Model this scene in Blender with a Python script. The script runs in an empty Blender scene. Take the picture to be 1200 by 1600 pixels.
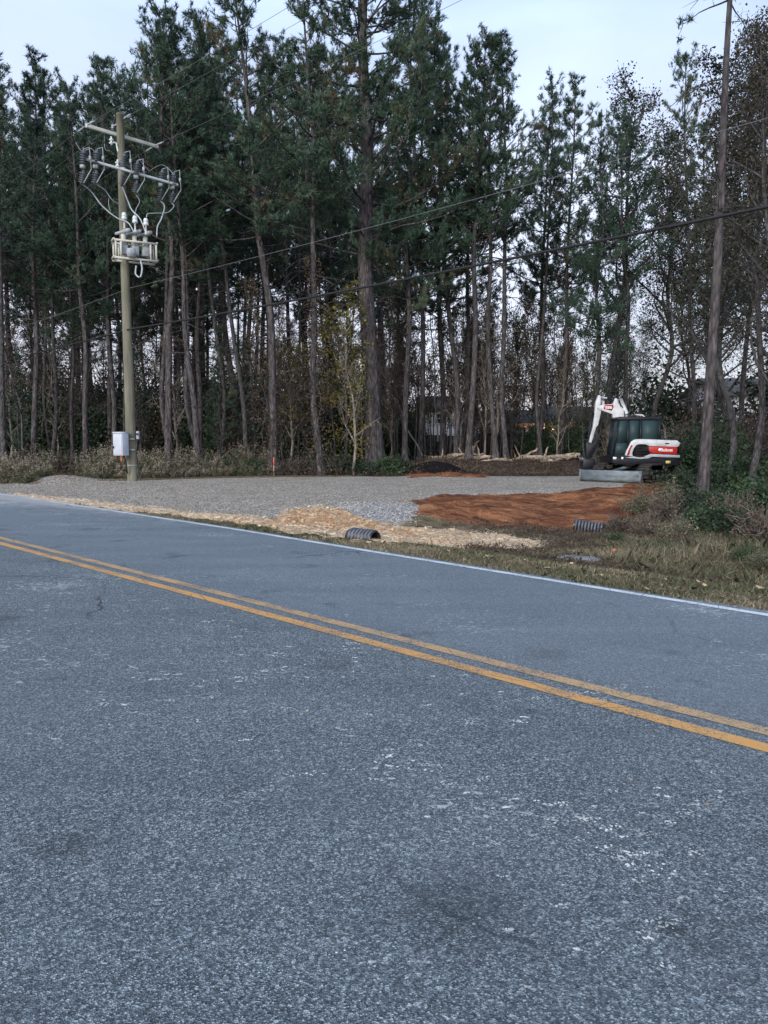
import bpy, math, random
import numpy as np
from mathutils import Vector, Quaternion, Matrix
R = math.radians
random.seed(7)
SC = bpy.context.scene
COL = SC.collection
# ------------------------------------------------------------------ camera, sky, sun, exposure
EYE = 1.55; F = 1200.0; PITCH = math.atan(112/1200)
cam = bpy.data.cameras.new('camera'); camo = bpy.data.objects.new('camera', cam); COL.objects.link(camo)
camo.location = (0, 0, EYE); camo.rotation_euler = (R(90)-PITCH, 0, 0)
cam.sensor_fit = 'VERTICAL'; cam.sensor_height = 36; cam.lens = 36*F/1600; cam.clip_start = .05; cam.clip_end = 3000
SC.camera = camo
SC.view_settings.view_transform = 'Standard'; SC.view_settings.look = 'None'; SC.view_settings.gamma = 1
SC.view_settings.exposure = 0.6
SUN_EL, SUN_AZ = 24.0, 205.0      # behind the camera, a little to its left (compass degrees from +Y)
w = bpy.data.worlds.new('World'); SC.world = w; w.use_nodes = True
nt = w.node_tree; nt.nodes.clear()
def wn(t, **k):
    n = nt.nodes.new(t)
    for a, b in k.items(): setattr(n, a, b)
    return n
sky = wn('ShaderNodeTexSky', sky_type='NISHITA', sun_disc=False, sun_elevation=R(SUN_EL), sun_rotation=R(SUN_AZ), altitude=50, air_density=1.0, dust_density=2.5, ozone_density=2.0)
tc = wn('ShaderNodeTexCoord'); sep = wn('ShaderNodeSeparateXYZ'); nt.links.new(tc.outputs['Generated'], sep.inputs[0])
# thin high cloud: pale lavender near the horizon, light blue above, with soft streaks
gr = wn('ShaderNodeValToRGB'); nt.links.new(sep.outputs['Z'], gr.inputs[0])
el = gr.color_ramp.elements
el[0].position = 0.0; el[0].color = (6.8, 6.2, 7.1, 1)
el[1].position = 1.0; el[1].color = (4.2, 6.0, 9.6, 1)
for p, c in ((.14, (7.1, 6.9, 8.0, 1)), (.30, (7.3, 7.6, 9.1, 1)), (.5, (5.5, 6.9, 9.8, 1))):
    e = el.new(p); e.color = c
mp = wn('ShaderNodeMapping'); mp.inputs['Scale'].default_value = (1.2, 1.2, 3.2); mp.inputs['Location'].default_value = (.3, .1, .4)
ns = wn('ShaderNodeTexNoise'); ns.inputs['Scale'].default_value = 1.5; ns.inputs['Detail'].default_value = 5; ns.inputs['Distortion'].default_value = .6
nt.links.new(tc.outputs['Generated'], mp.inputs[0]); nt.links.new(mp.outputs[0], ns.inputs['Vector'])
cr = wn('ShaderNodeMapRange'); cr.inputs['From Min'].default_value = .35; cr.inputs['From Max'].default_value = .68; cr.inputs['To Min'].default_value = .68; cr.inputs['To Max'].default_value = 1.15
nt.links.new(ns.outputs[0], cr.inputs[0])
cm = wn('ShaderNodeVectorMath', operation='SCALE'); nt.links.new(gr.outputs[0], cm.inputs[0]); nt.links.new(cr.outputs[0], cm.inputs['Scale'])
mx = wn('ShaderNodeMix', data_type='RGBA'); mx.inputs['Factor'].default_value = .62
nt.links.new(sky.outputs[0], mx.inputs['A']); nt.links.new(cm.outputs[0], mx.inputs['B'])
bg = wn('ShaderNodeBackground'); bg.inputs['Strength'].default_value = .12
nt.links.new(mx.outputs['Result'], bg.inputs['Color'])
wo = wn('ShaderNodeOutputWorld'); nt.links.new(bg.outputs[0], wo.inputs['Surface'])
sl = bpy.data.lights.new('sun', 'SUN'); sl.energy = 1.5; sl.angle = R(25); sl.color = (1.0, .96, .92)
so = bpy.data.objects.new('sun', sl); COL.objects.link(so)
az = R(SUN_AZ); sd = Vector((math.sin(az)*math.cos(R(SUN_EL)), math.cos(az)*math.cos(R(SUN_EL)), math.sin(R(SUN_EL))))
so.rotation_euler = sd.to_track_quat('Z', 'Y').to_euler()

# ------------------------------------------------------------------ helpers
rng = np.random.default_rng(11)
def vnoise(x, y, s, seed=0):
    x = np.asarray(x, float)/s; y = np.asarray(y, float)/s
    xi = np.floor(x).astype(np.int64); yi = np.floor(y).astype(np.int64); fx = x-xi; fy = y-yi
    def h(a, b):
        n = (a*374761393 + b*668265263 + seed*974634777) & 0xffffffff
        n = ((n ^ (n >> 13))*1274126177) & 0xffffffff
        return ((n ^ (n >> 16)) & 0xffff)/65535.0
    fx = fx*fx*(3-2*fx); fy = fy*fy*(3-2*fy)
    return (h(xi, yi)*(1-fx)+h(xi+1, yi)*fx)*(1-fy) + (h(xi, yi+1)*(1-fx)+h(xi+1, yi+1)*fx)*fy
def fbm(x, y, s, seed=0, o=3):
    r = 0; a = 1; t = 0
    for k in range(o):
        r = r + a*vnoise(x, y, s/2**k, seed+k*17); t += a; a *= .5
    return r/t
def sst(x, a, b):
    t = np.clip((np.asarray(x, float)-a)/(b-a), 0, 1); return t*t*(3-2*t)
class Geo:
    def __init__(s): s.V = []; s.F = []; s.A = []; s.n = 0
    def add(s, V, Fc, a=.5):
        V = np.asarray(V, float).reshape(-1, 3)
        if isinstance(Fc, np.ndarray): s.F.append(Fc+s.n)
        else:
            by = {}
            for f in Fc: by.setdefault(len(f), []).append(f)
            for k in by: s.F.append(np.array(by[k])+s.n)
        s.V.append(V); s.A.append(np.full(len(V), a) if np.isscalar(a) else np.asarray(a, float)); s.n += len(V); return s
    def tube(s, P, r, k=6, cap=True, a=.5):
        P = np.asarray(P, float); n = len(P); r = np.full(n, r) if np.isscalar(r) else np.asarray(r, float)
        T = np.gradient(P, axis=0); T /= np.linalg.norm(T, axis=1)[:, None]+1e-9
        ref = np.array([0, 0, 1.]) if abs(T[:, 2]).mean() < .8 else np.array([1., 0, 0])
        U = np.cross(T, ref); U /= np.linalg.norm(U, axis=1)[:, None]+1e-9; W = np.cross(T, U)
        an = np.arange(k)*2*np.pi/k
        V = P[:, None]+r[:, None, None]*(np.cos(an)[None, :, None]*U[:, None]+np.sin(an)[None, :, None]*W[:, None])
        i = np.arange(n-1)[:, None]*k; j = np.arange(k)[None]; j2 = (j+1) % k
        Fc = np.stack([i+j, i+j2, i+k+j2, i+k+j], -1).reshape(-1, 4)
        s.add(V.reshape(-1, 3), Fc, a)
        if cap and k > 3:
            m = s.n-n*k; s.F.append(np.array([[m+q for q in range(k)]])); s.F.append(np.array([[m+(n-1)*k+q for q in range(k)][::-1]]))
        return s
    def box(s, c, d, M=None, a=.5):
        x, y, z = np.array(d)/2
        V = np.array([[i*x, j*y, k*z] for i in (-1, 1) for j in (-1, 1) for k in (-1, 1)])
        if M is not None: V = V @ np.array(M.to_3x3()).T
        return s.add(V+np.array(c), np.array([[0, 1, 3, 2], [4, 6, 7, 5], [0, 4, 5, 1], [2, 3, 7, 6], [0, 2, 6, 4], [1, 5, 7, 3]]), a)
    def beam(s, p, q, wd, h, a=.5):
        p, q = Vector(p), Vector(q); d = q-p; M = d.to_track_quat('X', 'Z').to_matrix()
        return s.box((p+q)/2, (d.length, wd, h), M, a)
    def prism(s, poly, y0, y1, a=.5):      # polygon in x,z extruded along y
        n = len(poly); V = [(x, y0, z) for x, z in poly]+[(x, y1, z) for x, z in poly]
        return s.add(V, [list(range(n)), list(range(n, 2*n))[::-1]]+[[i, n+i, n+(i+1) % n, (i+1) % n] for i in range(n)], a)
    def lathe(s, prof, c=(0, 0, 0), M=None, k=12, a=.5):   # profile (r,z) about z
        n = len(prof); an = np.arange(k)*2*np.pi/k
        V = np.array([[r*math.cos(t), r*math.sin(t), z] for r, z in prof for t in an])
        if M is not None: V = V @ np.array(M.to_3x3()).T
        i = np.arange(n-1)[:, None]*k; j = np.arange(k)[None]; j2 = (j+1) % k
        return s.add(V+np.array(c), np.stack([i+j, i+j2, i+k+j2, i+k+j], -1).reshape(-1, 4), a)
    def tris(s, T, a):                     # T (n,3,3), a (n,)
        n = len(T); return s.add(T.reshape(-1, 3), np.arange(3*n).reshape(n, 3), np.repeat(a, 3))
    def mesh(s, name, mat, smooth=False):
        m = bpy.data.meshes.new(name); V = np.concatenate(s.V); m.vertices.add(len(V)); m.vertices.foreach_set('co', V.ravel())
        li = np.concatenate([f.ravel() for f in s.F]); ct = np.concatenate([np.full(len(f), f.shape[1]) for f in s.F])
        st = np.concatenate([[0], np.cumsum(ct)[:-1]])
        m.loops.add(len(li)); m.loops.foreach_set('vertex_index', li.astype(np.int32))
        m.polygons.add(len(ct)); m.polygons.foreach_set('loop_start', st.astype(np.int32)); m.polygons.foreach_set('loop_total', ct.astype(np.int32))
        at = m.attributes.new('v', 'FLOAT', 'POINT'); at.data.foreach_set('value', np.concatenate(s.A).astype(np.float32))
        if smooth: m.polygons.foreach_set('use_smooth', np.ones(len(ct), bool))
        m.update(calc_edges=True); m.validate(); m.materials.append(mat); return m
def tag(o, label=None, cat=None, group=None, kind=None):
    if label: o['label'] = label
    if cat: o['category'] = cat
    if group: o['group'] = group
    if kind: o['kind'] = kind
    return o
def link(name, mesh, parent=None, loc=None):
    o = bpy.data.objects.new(name, mesh); COL.objects.link(o)
    if parent is not None: o.parent = parent
    if loc is not None: o.location = loc
    return o
def obj(name, g, mat, parent=None, smooth=False, bevel=0, loc=None):
    o = link(name, g.mesh(name, mat, smooth), parent, loc)
    if bevel:
        b = o.modifiers.new('bevel', 'BEVEL'); b.width = bevel; b.segments = 2; b.limit_method = 'ANGLE'; b.angle_limit = R(35)
    return o
def thing(name, label, cat, loc=(0, 0, 0), group=None):
    o = bpy.data.objects.new(name, None); COL.objects.link(o); o.location = loc; o.empty_display_size = .3
    return tag(o, label, cat, group)

# ------------------------------------------------------------------ terrain and pixel <-> ground survey
U = np.array([.7062, -.7080]); N = np.array([.7080, .7062]); P0 = np.array([0, 10.46])   # along the road to the right, away from the road
def sd_(x, y): return (np.asarray(x)-P0[0])*U[0]+(np.asarray(y)-P0[1])*U[1], (np.asarray(x)-P0[0])*N[0]+(np.asarray(y)-P0[1])*N[1]
def xy_(s, d): return P0[0]+np.asarray(s)*U[0]+np.asarray(d)*N[0], P0[1]+np.asarray(s)*U[1]+np.asarray(d)*N[1]
def edge(s): return np.interp(s, [-120, -40, -11.5, -4, 0, 5, 30], [1.5, .75, .34, .2, 0, -.22, -.3])
def ZT(x, y):
    s, d = sd_(x, y); d = d-edge(s)
    right = sst(s+ .8*(fbm(s, d, 3, 5)-.5), -6.3, -1.6)
    zl = -.10*sst(d, .3, 1.4)+.12*sst(d, 1.9, 4.6)
    zr = -.50*sst(d, .6, 4.0)+.46*sst(d, 7.5, 16)
    z = zl*(1-right)+zr*right
    z = z+(fbm(x, y, 1.3, 3)-.5)*.09*sst(d, .5, 2.5)*(.35+.65*right)
    # dark spoil berm behind the gravel pad
    bx = np.clip(1-np.abs(np.asarray(x)-5.2)/7.5, 0, 1); by = np.exp(-((np.asarray(y)-38.3-.15*np.asarray(x))/1.7)**2)
    z = z+sst(bx, 0, .45)*by*(.42+.25*fbm(x, y, 1.6, 9))
    z = z+.55*np.exp(-((np.asarray(x)-2.3)/1.3)**2-((np.asarray(y)-35.6)/1.0)**2)
    # pile of grey stones at the far left of the pad
    z = z+.22*np.exp(-((np.asarray(x)+12.3)**2/1.6+(np.asarray(y)-29.0)**2/.6))
    z = z+.30*sst(np.hypot(x, y), 38, 70)+(fbm(x, y, 7, 21)-.5)*.3*sst(y, 34, 42)
    road = (d < .12) & (d > -7.25)
    return np.where(road, -.05, np.where(d < -7.2, -.04-.1*sst(-d, 7.3, 9), z-.004))
def ray(px, py):
    x = (px-600)/F; y = -(py-800)/F
    return x, math.cos(PITCH)+y*math.sin(PITCH), -math.sin(PITCH)+y*math.cos(PITCH)
def G2(px, py):
    dx, dy, dz = ray(px, py); z = 0.
    for _ in range(14):
        t = (z-EYE)/dz; z = .5*z+.5*float(ZT(dx*t, dy*t))
    t = (z-EYE)/dz; return dx*t, dy*t, z
def AT(px, py, Y):
    dx, dy, dz = ray(px, py); t = Y/dy; return Vector((dx*t, Y, EYE+dz*t))
def gpos(px, Y, base=735):     # a standing point at depth Y seen in column px
    p = AT(px, base, Y); return Vector((p.x, Y, float(ZT(p.x, Y))))
def inpoly(x, y, P):
    r = np.zeros(np.shape(x), bool); n = len(P)
    for i in range(n):
        x1, y1 = P[i]; x2, y2 = P[(i+1) % n]
        c = ((y1 > y) != (y2 > y)) & (x < (x2-x1)*(y-y1)/(y2-y1+1e-12)+x1); r ^= c
    return r
def world_poly(px): return [G2(a, b)[:2] for a, b in px]
Z_GRAVEL = world_poly([(-260, 752), (0, 757), (58, 757), (75, 748), (100, 743), (128, 745), (150, 751), (400, 746), (700, 744), (905, 744), (915, 750), (990, 757), (950, 767), (850, 770), (720, 773), (648, 783), (655, 800), (650, 818), (600, 822), (545, 822), (430, 818), (330, 808), (200, 793), (100, 781), (0, 773), (-260, 766)])
Z_FRESH = world_poly([(520, 784), (600, 784), (650, 790), (658, 805), (650, 818), (600, 820), (560, 818), (535, 806)])
Z_SAND = world_poly([(438, 800), (480, 794), (545, 796), (556, 812), (600, 820), (660, 822), (700, 828), (780, 836), (870, 850), (830, 860), (740, 855), (660, 851), (600, 848), (545, 845), (470, 833), (440, 826), (330, 814), (200, 800), (100, 789), (0, 779), (-200, 771), (-200, 766), (0, 773), (100, 779), (200, 791), (330, 804), (430, 812)])
Z_CLAY = world_poly([(645, 784), (720, 773), (850, 769), (955, 766), (1000, 754), (1060, 752), (1060, 764), (1015, 785), (1000, 800), (975, 812), (945, 820), (895, 830), (830, 824), (760, 823), (700, 817), (658, 802)])
Z_SOIL = world_poly([(560, 745), (560, 712), (910, 712), (1000, 728), (1120, 735), (1120, 750), (905, 746)])
Z_CLAY2 = world_poly([(640, 746), (650, 738), (700, 736), (760, 741), (760, 746)])
def soft(x, y, P, amp=.35, sc=.8):
    r = 0
    for k in range(6):
        jx = (fbm(x, y, sc, 40)-.5)*2.4*amp+(fbm(x, y, sc*.35, 40+k)-.5)*1.5*amp; jy = (fbm(x, y, sc, 80)-.5)*2.4*amp+(fbm(x, y, sc*.35, 80+k)-.5)*1.5*amp
        r = r+inpoly(x+jx+rng.uniform(-.1, .1), y+jy+rng.uniform(-.1, .1), P)
    return r/6.

# ------------------------------------------------------------------ materials
class MT:
    def __init__(s, name, rough=.8, spec=.3):
        s.m = bpy.data.materials.new(name); s.m.use_nodes = True; s.t = s.m.node_tree; s.b = s.t.nodes['Principled BSDF']
        s.b.inputs['Roughness'].default_value = rough; s.b.inputs['Specular IOR Level'].default_value = spec
        s.co = s.n('ShaderNodeTexCoord').outputs['Object']
    def n(s, t, **k):
        n = s.t.nodes.new(t)
        for a, b in k.items(): setattr(n, a, b)
        return n
    def l(s, a, b): s.t.links.new(a, b)
    def attr(s, nm): return s.n('ShaderNodeAttribute', attribute_name=nm).outputs['Fac']
    def noise(s, sc, det=3, stretch=None, rough=.55, dist=0, co=None):
        n = s.n('ShaderNodeTexNoise'); n.inputs['Scale'].default_value = sc; n.inputs['Detail'].default_value = det; n.inputs['Roughness'].default_value = rough; n.inputs['Distortion'].default_value = dist
        c = co or s.co
        if stretch:
            m = s.n('ShaderNodeMapping'); m.inputs['Scale'].default_value = stretch; s.l(c, m.inputs[0]); c = m.outputs[0]
        s.l(c, n.inputs['Vector']); return n.outputs['Fac']
    def vor(s, sc, out='Color', feat='F1', stretch=None, co=None, rnd=1):
        n = s.n('ShaderNodeTexVoronoi', feature=feat); n.inputs['Scale'].default_value = sc; n.inputs['Randomness'].default_value = rnd; c = co or s.co
        if stretch:
            m = s.n('ShaderNodeMapping'); m.inputs['Scale'].default_value = stretch; s.l(c, m.inputs[0]); c = m.outputs[0]
        s.l(c, n.inputs['Vector']); return n.outputs[out]
    def ramp(s, f, stops, interp='LINEAR'):
        n = s.n('ShaderNodeValToRGB'); n.color_ramp.interpolation = interp; e = n.color_ramp.elements
        while len(e) < len(stops): e.new(.5)
        for k, (p, c) in enumerate(stops): e[k].position = p; e[k].color = (*c, 1) if not np.isscalar(c) else (c, c, c, 1)
        s.l(f, n.inputs[0]); return n.outputs[0]
    def mr(s, f, a, b, c=0, d=1):
        n = s.n('ShaderNodeMapRange'); n.inputs[1].default_value = a; n.inputs[2].default_value = b; n.inputs[3].default_value = c; n.inputs[4].default_value = d; s.l(f, n.inputs[0]); return n.outputs[0]
    def math(s, op, a, b=None):
        n = s.n('ShaderNodeMath', operation=op)
        for i, v in enumerate((a, b)):
            if v is None: continue
            if np.isscalar(v): n.inputs[i].default_value = v
            else: s.l(v, n.inputs[i])
        return n.outputs[0]
    def mix(s, f, a, b, blend='MIX'):
        n = s.n('ShaderNodeMix', data_type='RGBA', blend_type=blend)
        for k, v in (('Factor', f), ('A', a), ('B', b)):
            if isinstance(v, tuple): n.inputs[k if k == 'Factor' else k].default_value = (*v, 1)
            elif np.isscalar(v): n.inputs[k].default_value = v
            else: s.l(v, n.inputs[k])
        return n.outputs['Result']
    def col(s, c):
        if isinstance(c, tuple): s.b.inputs['Base Color'].default_value = (*c, 1)
        else: s.l(c, s.b.inputs['Base Color'])
        return s
    def bump(s, h, dist=.02, st=1):
        n = s.n('ShaderNodeBump'); n.inputs['Distance'].default_value = dist; n.inputs['Strength'].default_value = st; s.l(h, n.inputs['Height']); s.l(n.outputs[0], s.b.inputs['Normal']); return s
# IMPORTANT: Mix RGBA sockets share names; use typed indices through names A/B above (RGBA is the active type)
def simple(name, c1, c2, sc=3, rough=.6, spec=.3, stretch=None, bump=0, metal=0, det=4, bsc=None):
    t = MT(name, rough, spec); f = t.noise(sc, det, stretch); t.col(t.ramp(f, [(.3, c1), (.7, c2)])); t.b.inputs['Metallic'].default_value = metal
    if bump: t.bump(t.noise(bsc or sc*4, 3, stretch), bump)
    return t.m
def leafmat(name, stops, rough=.7, trans=0., sc=.35):
    t = MT(name, rough, .2); v = t.attr('v'); big = t.noise(sc, 2)
    f = t.math('ADD', t.math('MULTIPLY', v, .7), t.math('MULTIPLY', big, .3)); info = t.n('ShaderNodeObjectInfo').outputs['Random']
    f = t.math('ADD', f, t.math('MULTIPLY', t.math('SUBTRACT', info, .5), .26))
    c = t.ramp(f, stops); t.col(c)
    if trans:
        tr = t.n('ShaderNodeBsdfTranslucent'); t.l(c, tr.inputs[0]); ms = t.n('ShaderNodeMixShader'); ms.inputs[0].default_value = trans
        t.l(t.b.outputs[0], ms.inputs[1]); t.l(tr.outputs[0], ms.inputs[2]); t.l(ms.outputs[0], t.t.nodes['Material Output'].inputs['Surface'])
    return t.m
M = {}
M['pine'] = leafmat('pine_needles', [(.12, (.018, .034, .025)), (.45, (.042, .082, .056)), (.74, (.085, .145, .092)), (.97, (.16, .095, .05))], .6)
M['oak'] = leafmat('autumn_leaves', [(.2, (.022, .030, .018)), (.5, (.052, .055, .036)), (.8, (.095, .080, .055))], .7, .1)
M['brown'] = leafmat('dead_leaves', [(.2, (.035, .027, .021)), (.5, (.085, .062, .046)), (.8, (.15, .115, .085))], .8, .15)
M['yellow'] = leafmat('yellow_leaves', [(.2, (.08, .085, .03)), (.5, (.18, .17, .045)), (.8, (.38, .28, .07))], .7, .25)
M['green'] = leafmat('shrub_leaves', [(.2, (.020, .045, .022)), (.5, (.045, .085, .038)), (.8, (.10, .15, .06))], .6, .15)
M['dark'] = leafmat('evergreen_leaves', [(.2, (.010, .022, .013)), (.5, (.022, .042, .022)), (.8, (.045, .07, .033))], .5)
M['tan'] = leafmat('dry_weeds', [(.15, (.05, .075, .04)), (.42, (.11, .115, .07)), (.65, (.21, .17, .12)), (.90, (.45, .39, .31))], .9, .2)
M['grass'] = leafmat('verge_grass', [(.15, (.05, .07, .035)), (.42, (.11, .13, .065)), (.64, (.22, .19, .12)), (.90, (.52, .44, .31))], .9, .3)
def bark(name, c1, c2, c3, sc=7):
    t = MT(name, .9, .15); f = t.noise(sc, 5, (1, 1, .22), .65); p = t.vor(sc*1.6, 'Distance', 'F1', (1, 1, .3)); big = t.noise(.6, 3)
    c = t.ramp(f, [(.3, c1), (.52, c2), (.75, c3)]); c = t.mix(t.mr(p, .35, .8), c, c1); c = t.mix(t.mr(big, .45, .7, 0, .45), c, (.10, .105, .10))
    t.col(c); t.bump(t.math('ADD', f, t.math('MULTIPLY', p, -.6)), .05); return t.m
M['bark'] = bark('pine_bark', (.038, .033, .034), (.105, .092, .095), (.22, .195, .195))
M['bark2'] = bark('grey_bark', (.038, .035, .036), (.10, .094, .094), (.21, .20, .20), 9)
M['deadwood'] = bark('bare_wood', (.14, .12, .10), (.30, .27, .23), (.48, .43, .37), 9)
# ground
t = MT('ground_mix', .95, .12)
lit = t.noise(3.2, 8, rough=.7); fine = t.noise(38, 4, rough=.7)
base = t.ramp(lit, [(.30, (.05, .038, .027)), (.45, (.135, .10, .066)), (.55, (.17, .145, .088)), (.70, (.34, .265, .185))]); base = t.mix(t.mr(fine, .3, .75), base, t.mix(1.0, base, (1.7, 1.6, 1.45), 'MULTIPLY'))
def th(a, sc=2.6, amp=.7): return t.mr(t.math('ADD', t.attr(a), t.math('MULTIPLY', t.math('SUBTRACT', t.noise(sc, 6, rough=.7), .5), amp)), .38, .62)
soil = t.ramp(t.noise(5, 8, rough=.75), [(.3, (.030, .022, .018)), (.52, (.085, .062, .048)), (.72, (.19, .14, .105))]); soil = soil
cl = t.ramp(t.noise(1.9, 10, (.7, 1.6, 1), .74, .8), [(.32, (.05, .022, .014)), (.45, (.17, .068, .035)), (.57, (.36, .155, .072)), (.70, (.55, .30, .17))])
vst = t.vor(26, 'Color'); gs = t.n('ShaderNodeSeparateColor'); t.l(vst, gs.inputs[0])
grc = t.ramp(gs.outputs[0], [(.05, (.15, .135, .108)), (.4, (.42, .385, .315)), (.75, (.64, .59, .50)), (1., (.90, .86, .79))])
grc = t.mix(t.mr(t.noise(1.1, 7, (1.0, 1.0, 1), .65), .35, .7, 0, .6), grc, (.30, .235, .175))
grc = t.mix(t.mr(t.noise(.35, 4), .45, .65, 0, .35), grc, (.30, .25, .19))
frs = t.ramp(gs.outputs[1], [(.05, (.11, .105, .10)), (.5, (.36, .345, .325)), (.95, (.74, .72, .69))])
snd = t.ramp(t.noise(3.0, 10, rough=.78, dist=.8), [(.30, (.46, .20, .09)), (.42, (.70, .37, .18)), (.53, (.86, .56, .31)), (.66, (.90, .76, .52))])
c = t.mix(th('soil'), base, soil); c = t.mix(th('gravel', 2.2), c, grc); c = t.mix(th('fresh', 2), c, frs); c = t.mix(th('clay', 1.4, .6), c, cl); wv = t.n('ShaderNodeVectorMath', operation='ADD'); nz = t.n('ShaderNodeTexNoise'); nz.inputs['Scale'].default_value = 5; nz.inputs['Detail'].default_value = 4; t.l(t.co, nz.inputs['Vector']); sv_ = t.n('ShaderNodeVectorMath', operation='SCALE'); sv_.inputs['Scale'].default_value = .35; t.l(nz.outputs['Color'], sv_.inputs[0]); t.l(t.co, wv.inputs[0]); t.l(sv_.outputs[0], wv.inputs[1])
crk = t.vor(5.5, 'Distance', 'DISTANCE_TO_EDGE', co=wv.outputs[0]); og = t.attr('orange'); snd = t.mix(t.math('MULTIPLY', t.math('SUBTRACT', 1.0, og), .55), snd, (.88, .76, .54)); snd = t.mix(t.mr(crk, 0, .07, .3, 0), snd, t.mix(og, (.36, .26, .17), (.32, .13, .055)))
c = t.mix(th('sand', 4.0, 1.1), c, snd); c = t.mix(t.mr(t.math('ADD', t.attr('black'), t.math('MULTIPLY', t.math('SUBTRACT', t.noise(3, 5), .5), .5)), .35, .55), c, (.014, .013, .014))
t.col(c)
gb = t.math('ADD', t.math('MULTIPLY', t.vor(26, 'Distance'), -.5), t.math('ADD', t.math('MULTIPLY', t.noise(6, 8, rough=.75), 2.0), t.math('MULTIPLY', t.mr(crk, 0, .12), t.math('MULTIPLY', t.attr('sand'), 1.2)))); t.bump(gb, .07, 1)
M['ground'] = t.m
# asphalt
t = MT('asphalt', .82, .25)
ca = t.vor(175, 'Color'); q = t.n('ShaderNodeSeparateColor'); t.l(ca, q.inputs[0])
cb = t.vor(90, 'Color'); q2 = t.n('ShaderNodeSeparateColor'); t.l(cb, q2.inputs[0])
a1 = t.ramp(q.outputs[0], [(.0, (.015, .019, .021)), (.40, (.056, .068, .075)), (.70, (.15, .175, .185)), (.88, (.38, .42, .43)), (1., (.74, .78, .79))])
a2 = t.ramp(q2.outputs[1], [(.0, (.034, .042, .047)), (.6, (.095, .112, .122)), (.92, (.23, .26, .27)), (1., (.5, .54, .55))])
ac = t.mix(1.0, t.mix(.5, a1, a2), (1.22, 1.27, 1.26), 'MULTIPLY')
wear = t.noise(.55, 6, rough=.6); ac = t.mix(t.mr(wear, .35, .65, .0, .28), ac, (.185, .215, .235))
# the far lane is paler and worn smoother than the near one; attribute runs along the lanes
ac = t.mix(t.math('MULTIPLY', t.attr('far'), .52), ac, (.235, .275, .305))
st = t.noise(1.3, 5, (1, 1, 1), .6); ac = t.mix(t.mr(t.noise(.9, 4, (.5, 2.2, 1)), .35, .7, 0, .35), ac, t.mix(1.0, ac, (.55, .56, .58), 'MULTIPLY')); ac = t.mix(t.mr(st, .60, .72, 0, .5), ac, (.030, .034, .036))
for (qx_, qy_, rad_, am_) in ((735, 1440, .34, .5), (1050, 1475, .07, .9), (1130, 1500, .18, .3), (855, 1030, .25, .35), (120, 1330, .25, .3)):
    gx, gy, _g = G2(qx_, qy_); vm = t.n('ShaderNodeVectorMath', operation='DISTANCE'); t.l(t.co, vm.inputs[0]); vm.inputs[1].default_value = (gx, gy, 0)
    ac = t.mix(t.math('MULTIPLY', t.mr(t.math('ADD', vm.outputs['Value'], t.math('MULTIPLY', t.noise(7, 5), rad_*1.2)), rad_*.7, rad_*1.6, am_, 0), .8), ac, (.030, .034, .036))
dn = t.noise(3.0, 7, rough=.65, dist=.3); dust = t.mr(t.math('ADD', t.math('MULTIPLY', t.attr('dust'), .95), dn), .62, 1.12); ac = t.mix(dust, ac, (.42, .415, .39))
# scattered pale scuffs of dried mud
mpn = t.n('ShaderNodeMapping'); mpn.inputs['Rotation'].default_value = (0, 0, R(-28)); mpn.inputs['Scale'].default_value = (15, 25, 1); t.l(t.co, mpn.inputs[0])
sc1 = t.noise(1.0, 7, rough=.72, co=mpn.outputs[0], dist=.6); clus = t.noise(.45, 4, rough=.65); fine2 = t.noise(60, 3)
sf = t.math('ADD', t.math('ADD', sc1, t.math('MULTIPLY', clus, .75)), t.math('MULTIPLY', fine2, .22))
ac = t.mix(t.mr(sf, 1.135, 1.175, 0, .8), ac, (.58, .62, .60))
cw = t.n('ShaderNodeVectorMath', operation='ADD'); cn = t.n('ShaderNodeTexNoise'); cn.inputs['Scale'].default_value = 1.5; cn.inputs['Detail'].default_value = 6; t.l(t.co, cn.inputs['Vector']); cs = t.n('ShaderNodeVectorMath', operation='SCALE'); cs.inputs['Scale'].default_value = .5; t.l(cn.outputs['Color'], cs.inputs[0]); t.l(t.co, cw.inputs[0]); t.l(cs.outputs[0], cw.inputs[1])
ck = t.vor(.28, 'Distance', 'DISTANCE_TO_EDGE', co=cw.outputs[0]); ac = t.mix(t.math('MULTIPLY', t.mr(ck, .001, .006, .75, 0), t.mr(t.noise(.35, 2), .5, .6)), ac, (.02, .02, .022))
t.col(ac)
t.bump(t.math('ADD', t.vor(175, 'Distance'), t.math('MULTIPLY', t.noise(30, 3), .8)), .008, 1)
ASPH = t; M['asphalt'] = t.m
def paint(name, ca_, cb_, wearamt):
    t = MT(name, .7, .3); f = t.noise(2.2, 7, rough=.7); g = t.noise(60, 3, rough=.6); v = t.vor(175, 'Color'); q = t.n('ShaderNodeSeparateColor'); t.l(v, q.inputs[0])
    c = t.mix(f, ca_, cb_); ww = t.math('ADD', t.math('ADD', t.math('MULTIPLY', f, .55), t.math('MULTIPLY', g, .35)), t.math('MULTIPLY', q.outputs[0], .2))
    c = t.mix(t.mr(ww, wearamt, wearamt+.09), c, (.10, .105, .115)); crk = t.vor(1.6, 'Distance', 'DISTANCE_TO_EDGE', co=None); c = t.mix(t.mr(crk, 0, .008, .8, 0), c, (.06, .055, .05))
    t.col(c); t.bump(t.vor(175, 'Distance'), .004, .5); return t.m
M['yellowline'] = paint('yellow_paint', (.60, .28, .07), (.64, .38, .14), .565)
M['fadedyellow'] = paint('faded_yellow_paint', (.50, .29, .12), (.52, .37, .20), .55)
M['whiteline'] = paint('white_paint', (.58, .62, .63), (.76, .79, .80), .57)
M['polewood'] = simple('treated_pole_wood', (.11, .108, .082), (.25, .24, .18), 5, .9, .1, (1, 1, .12), .01)
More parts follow.
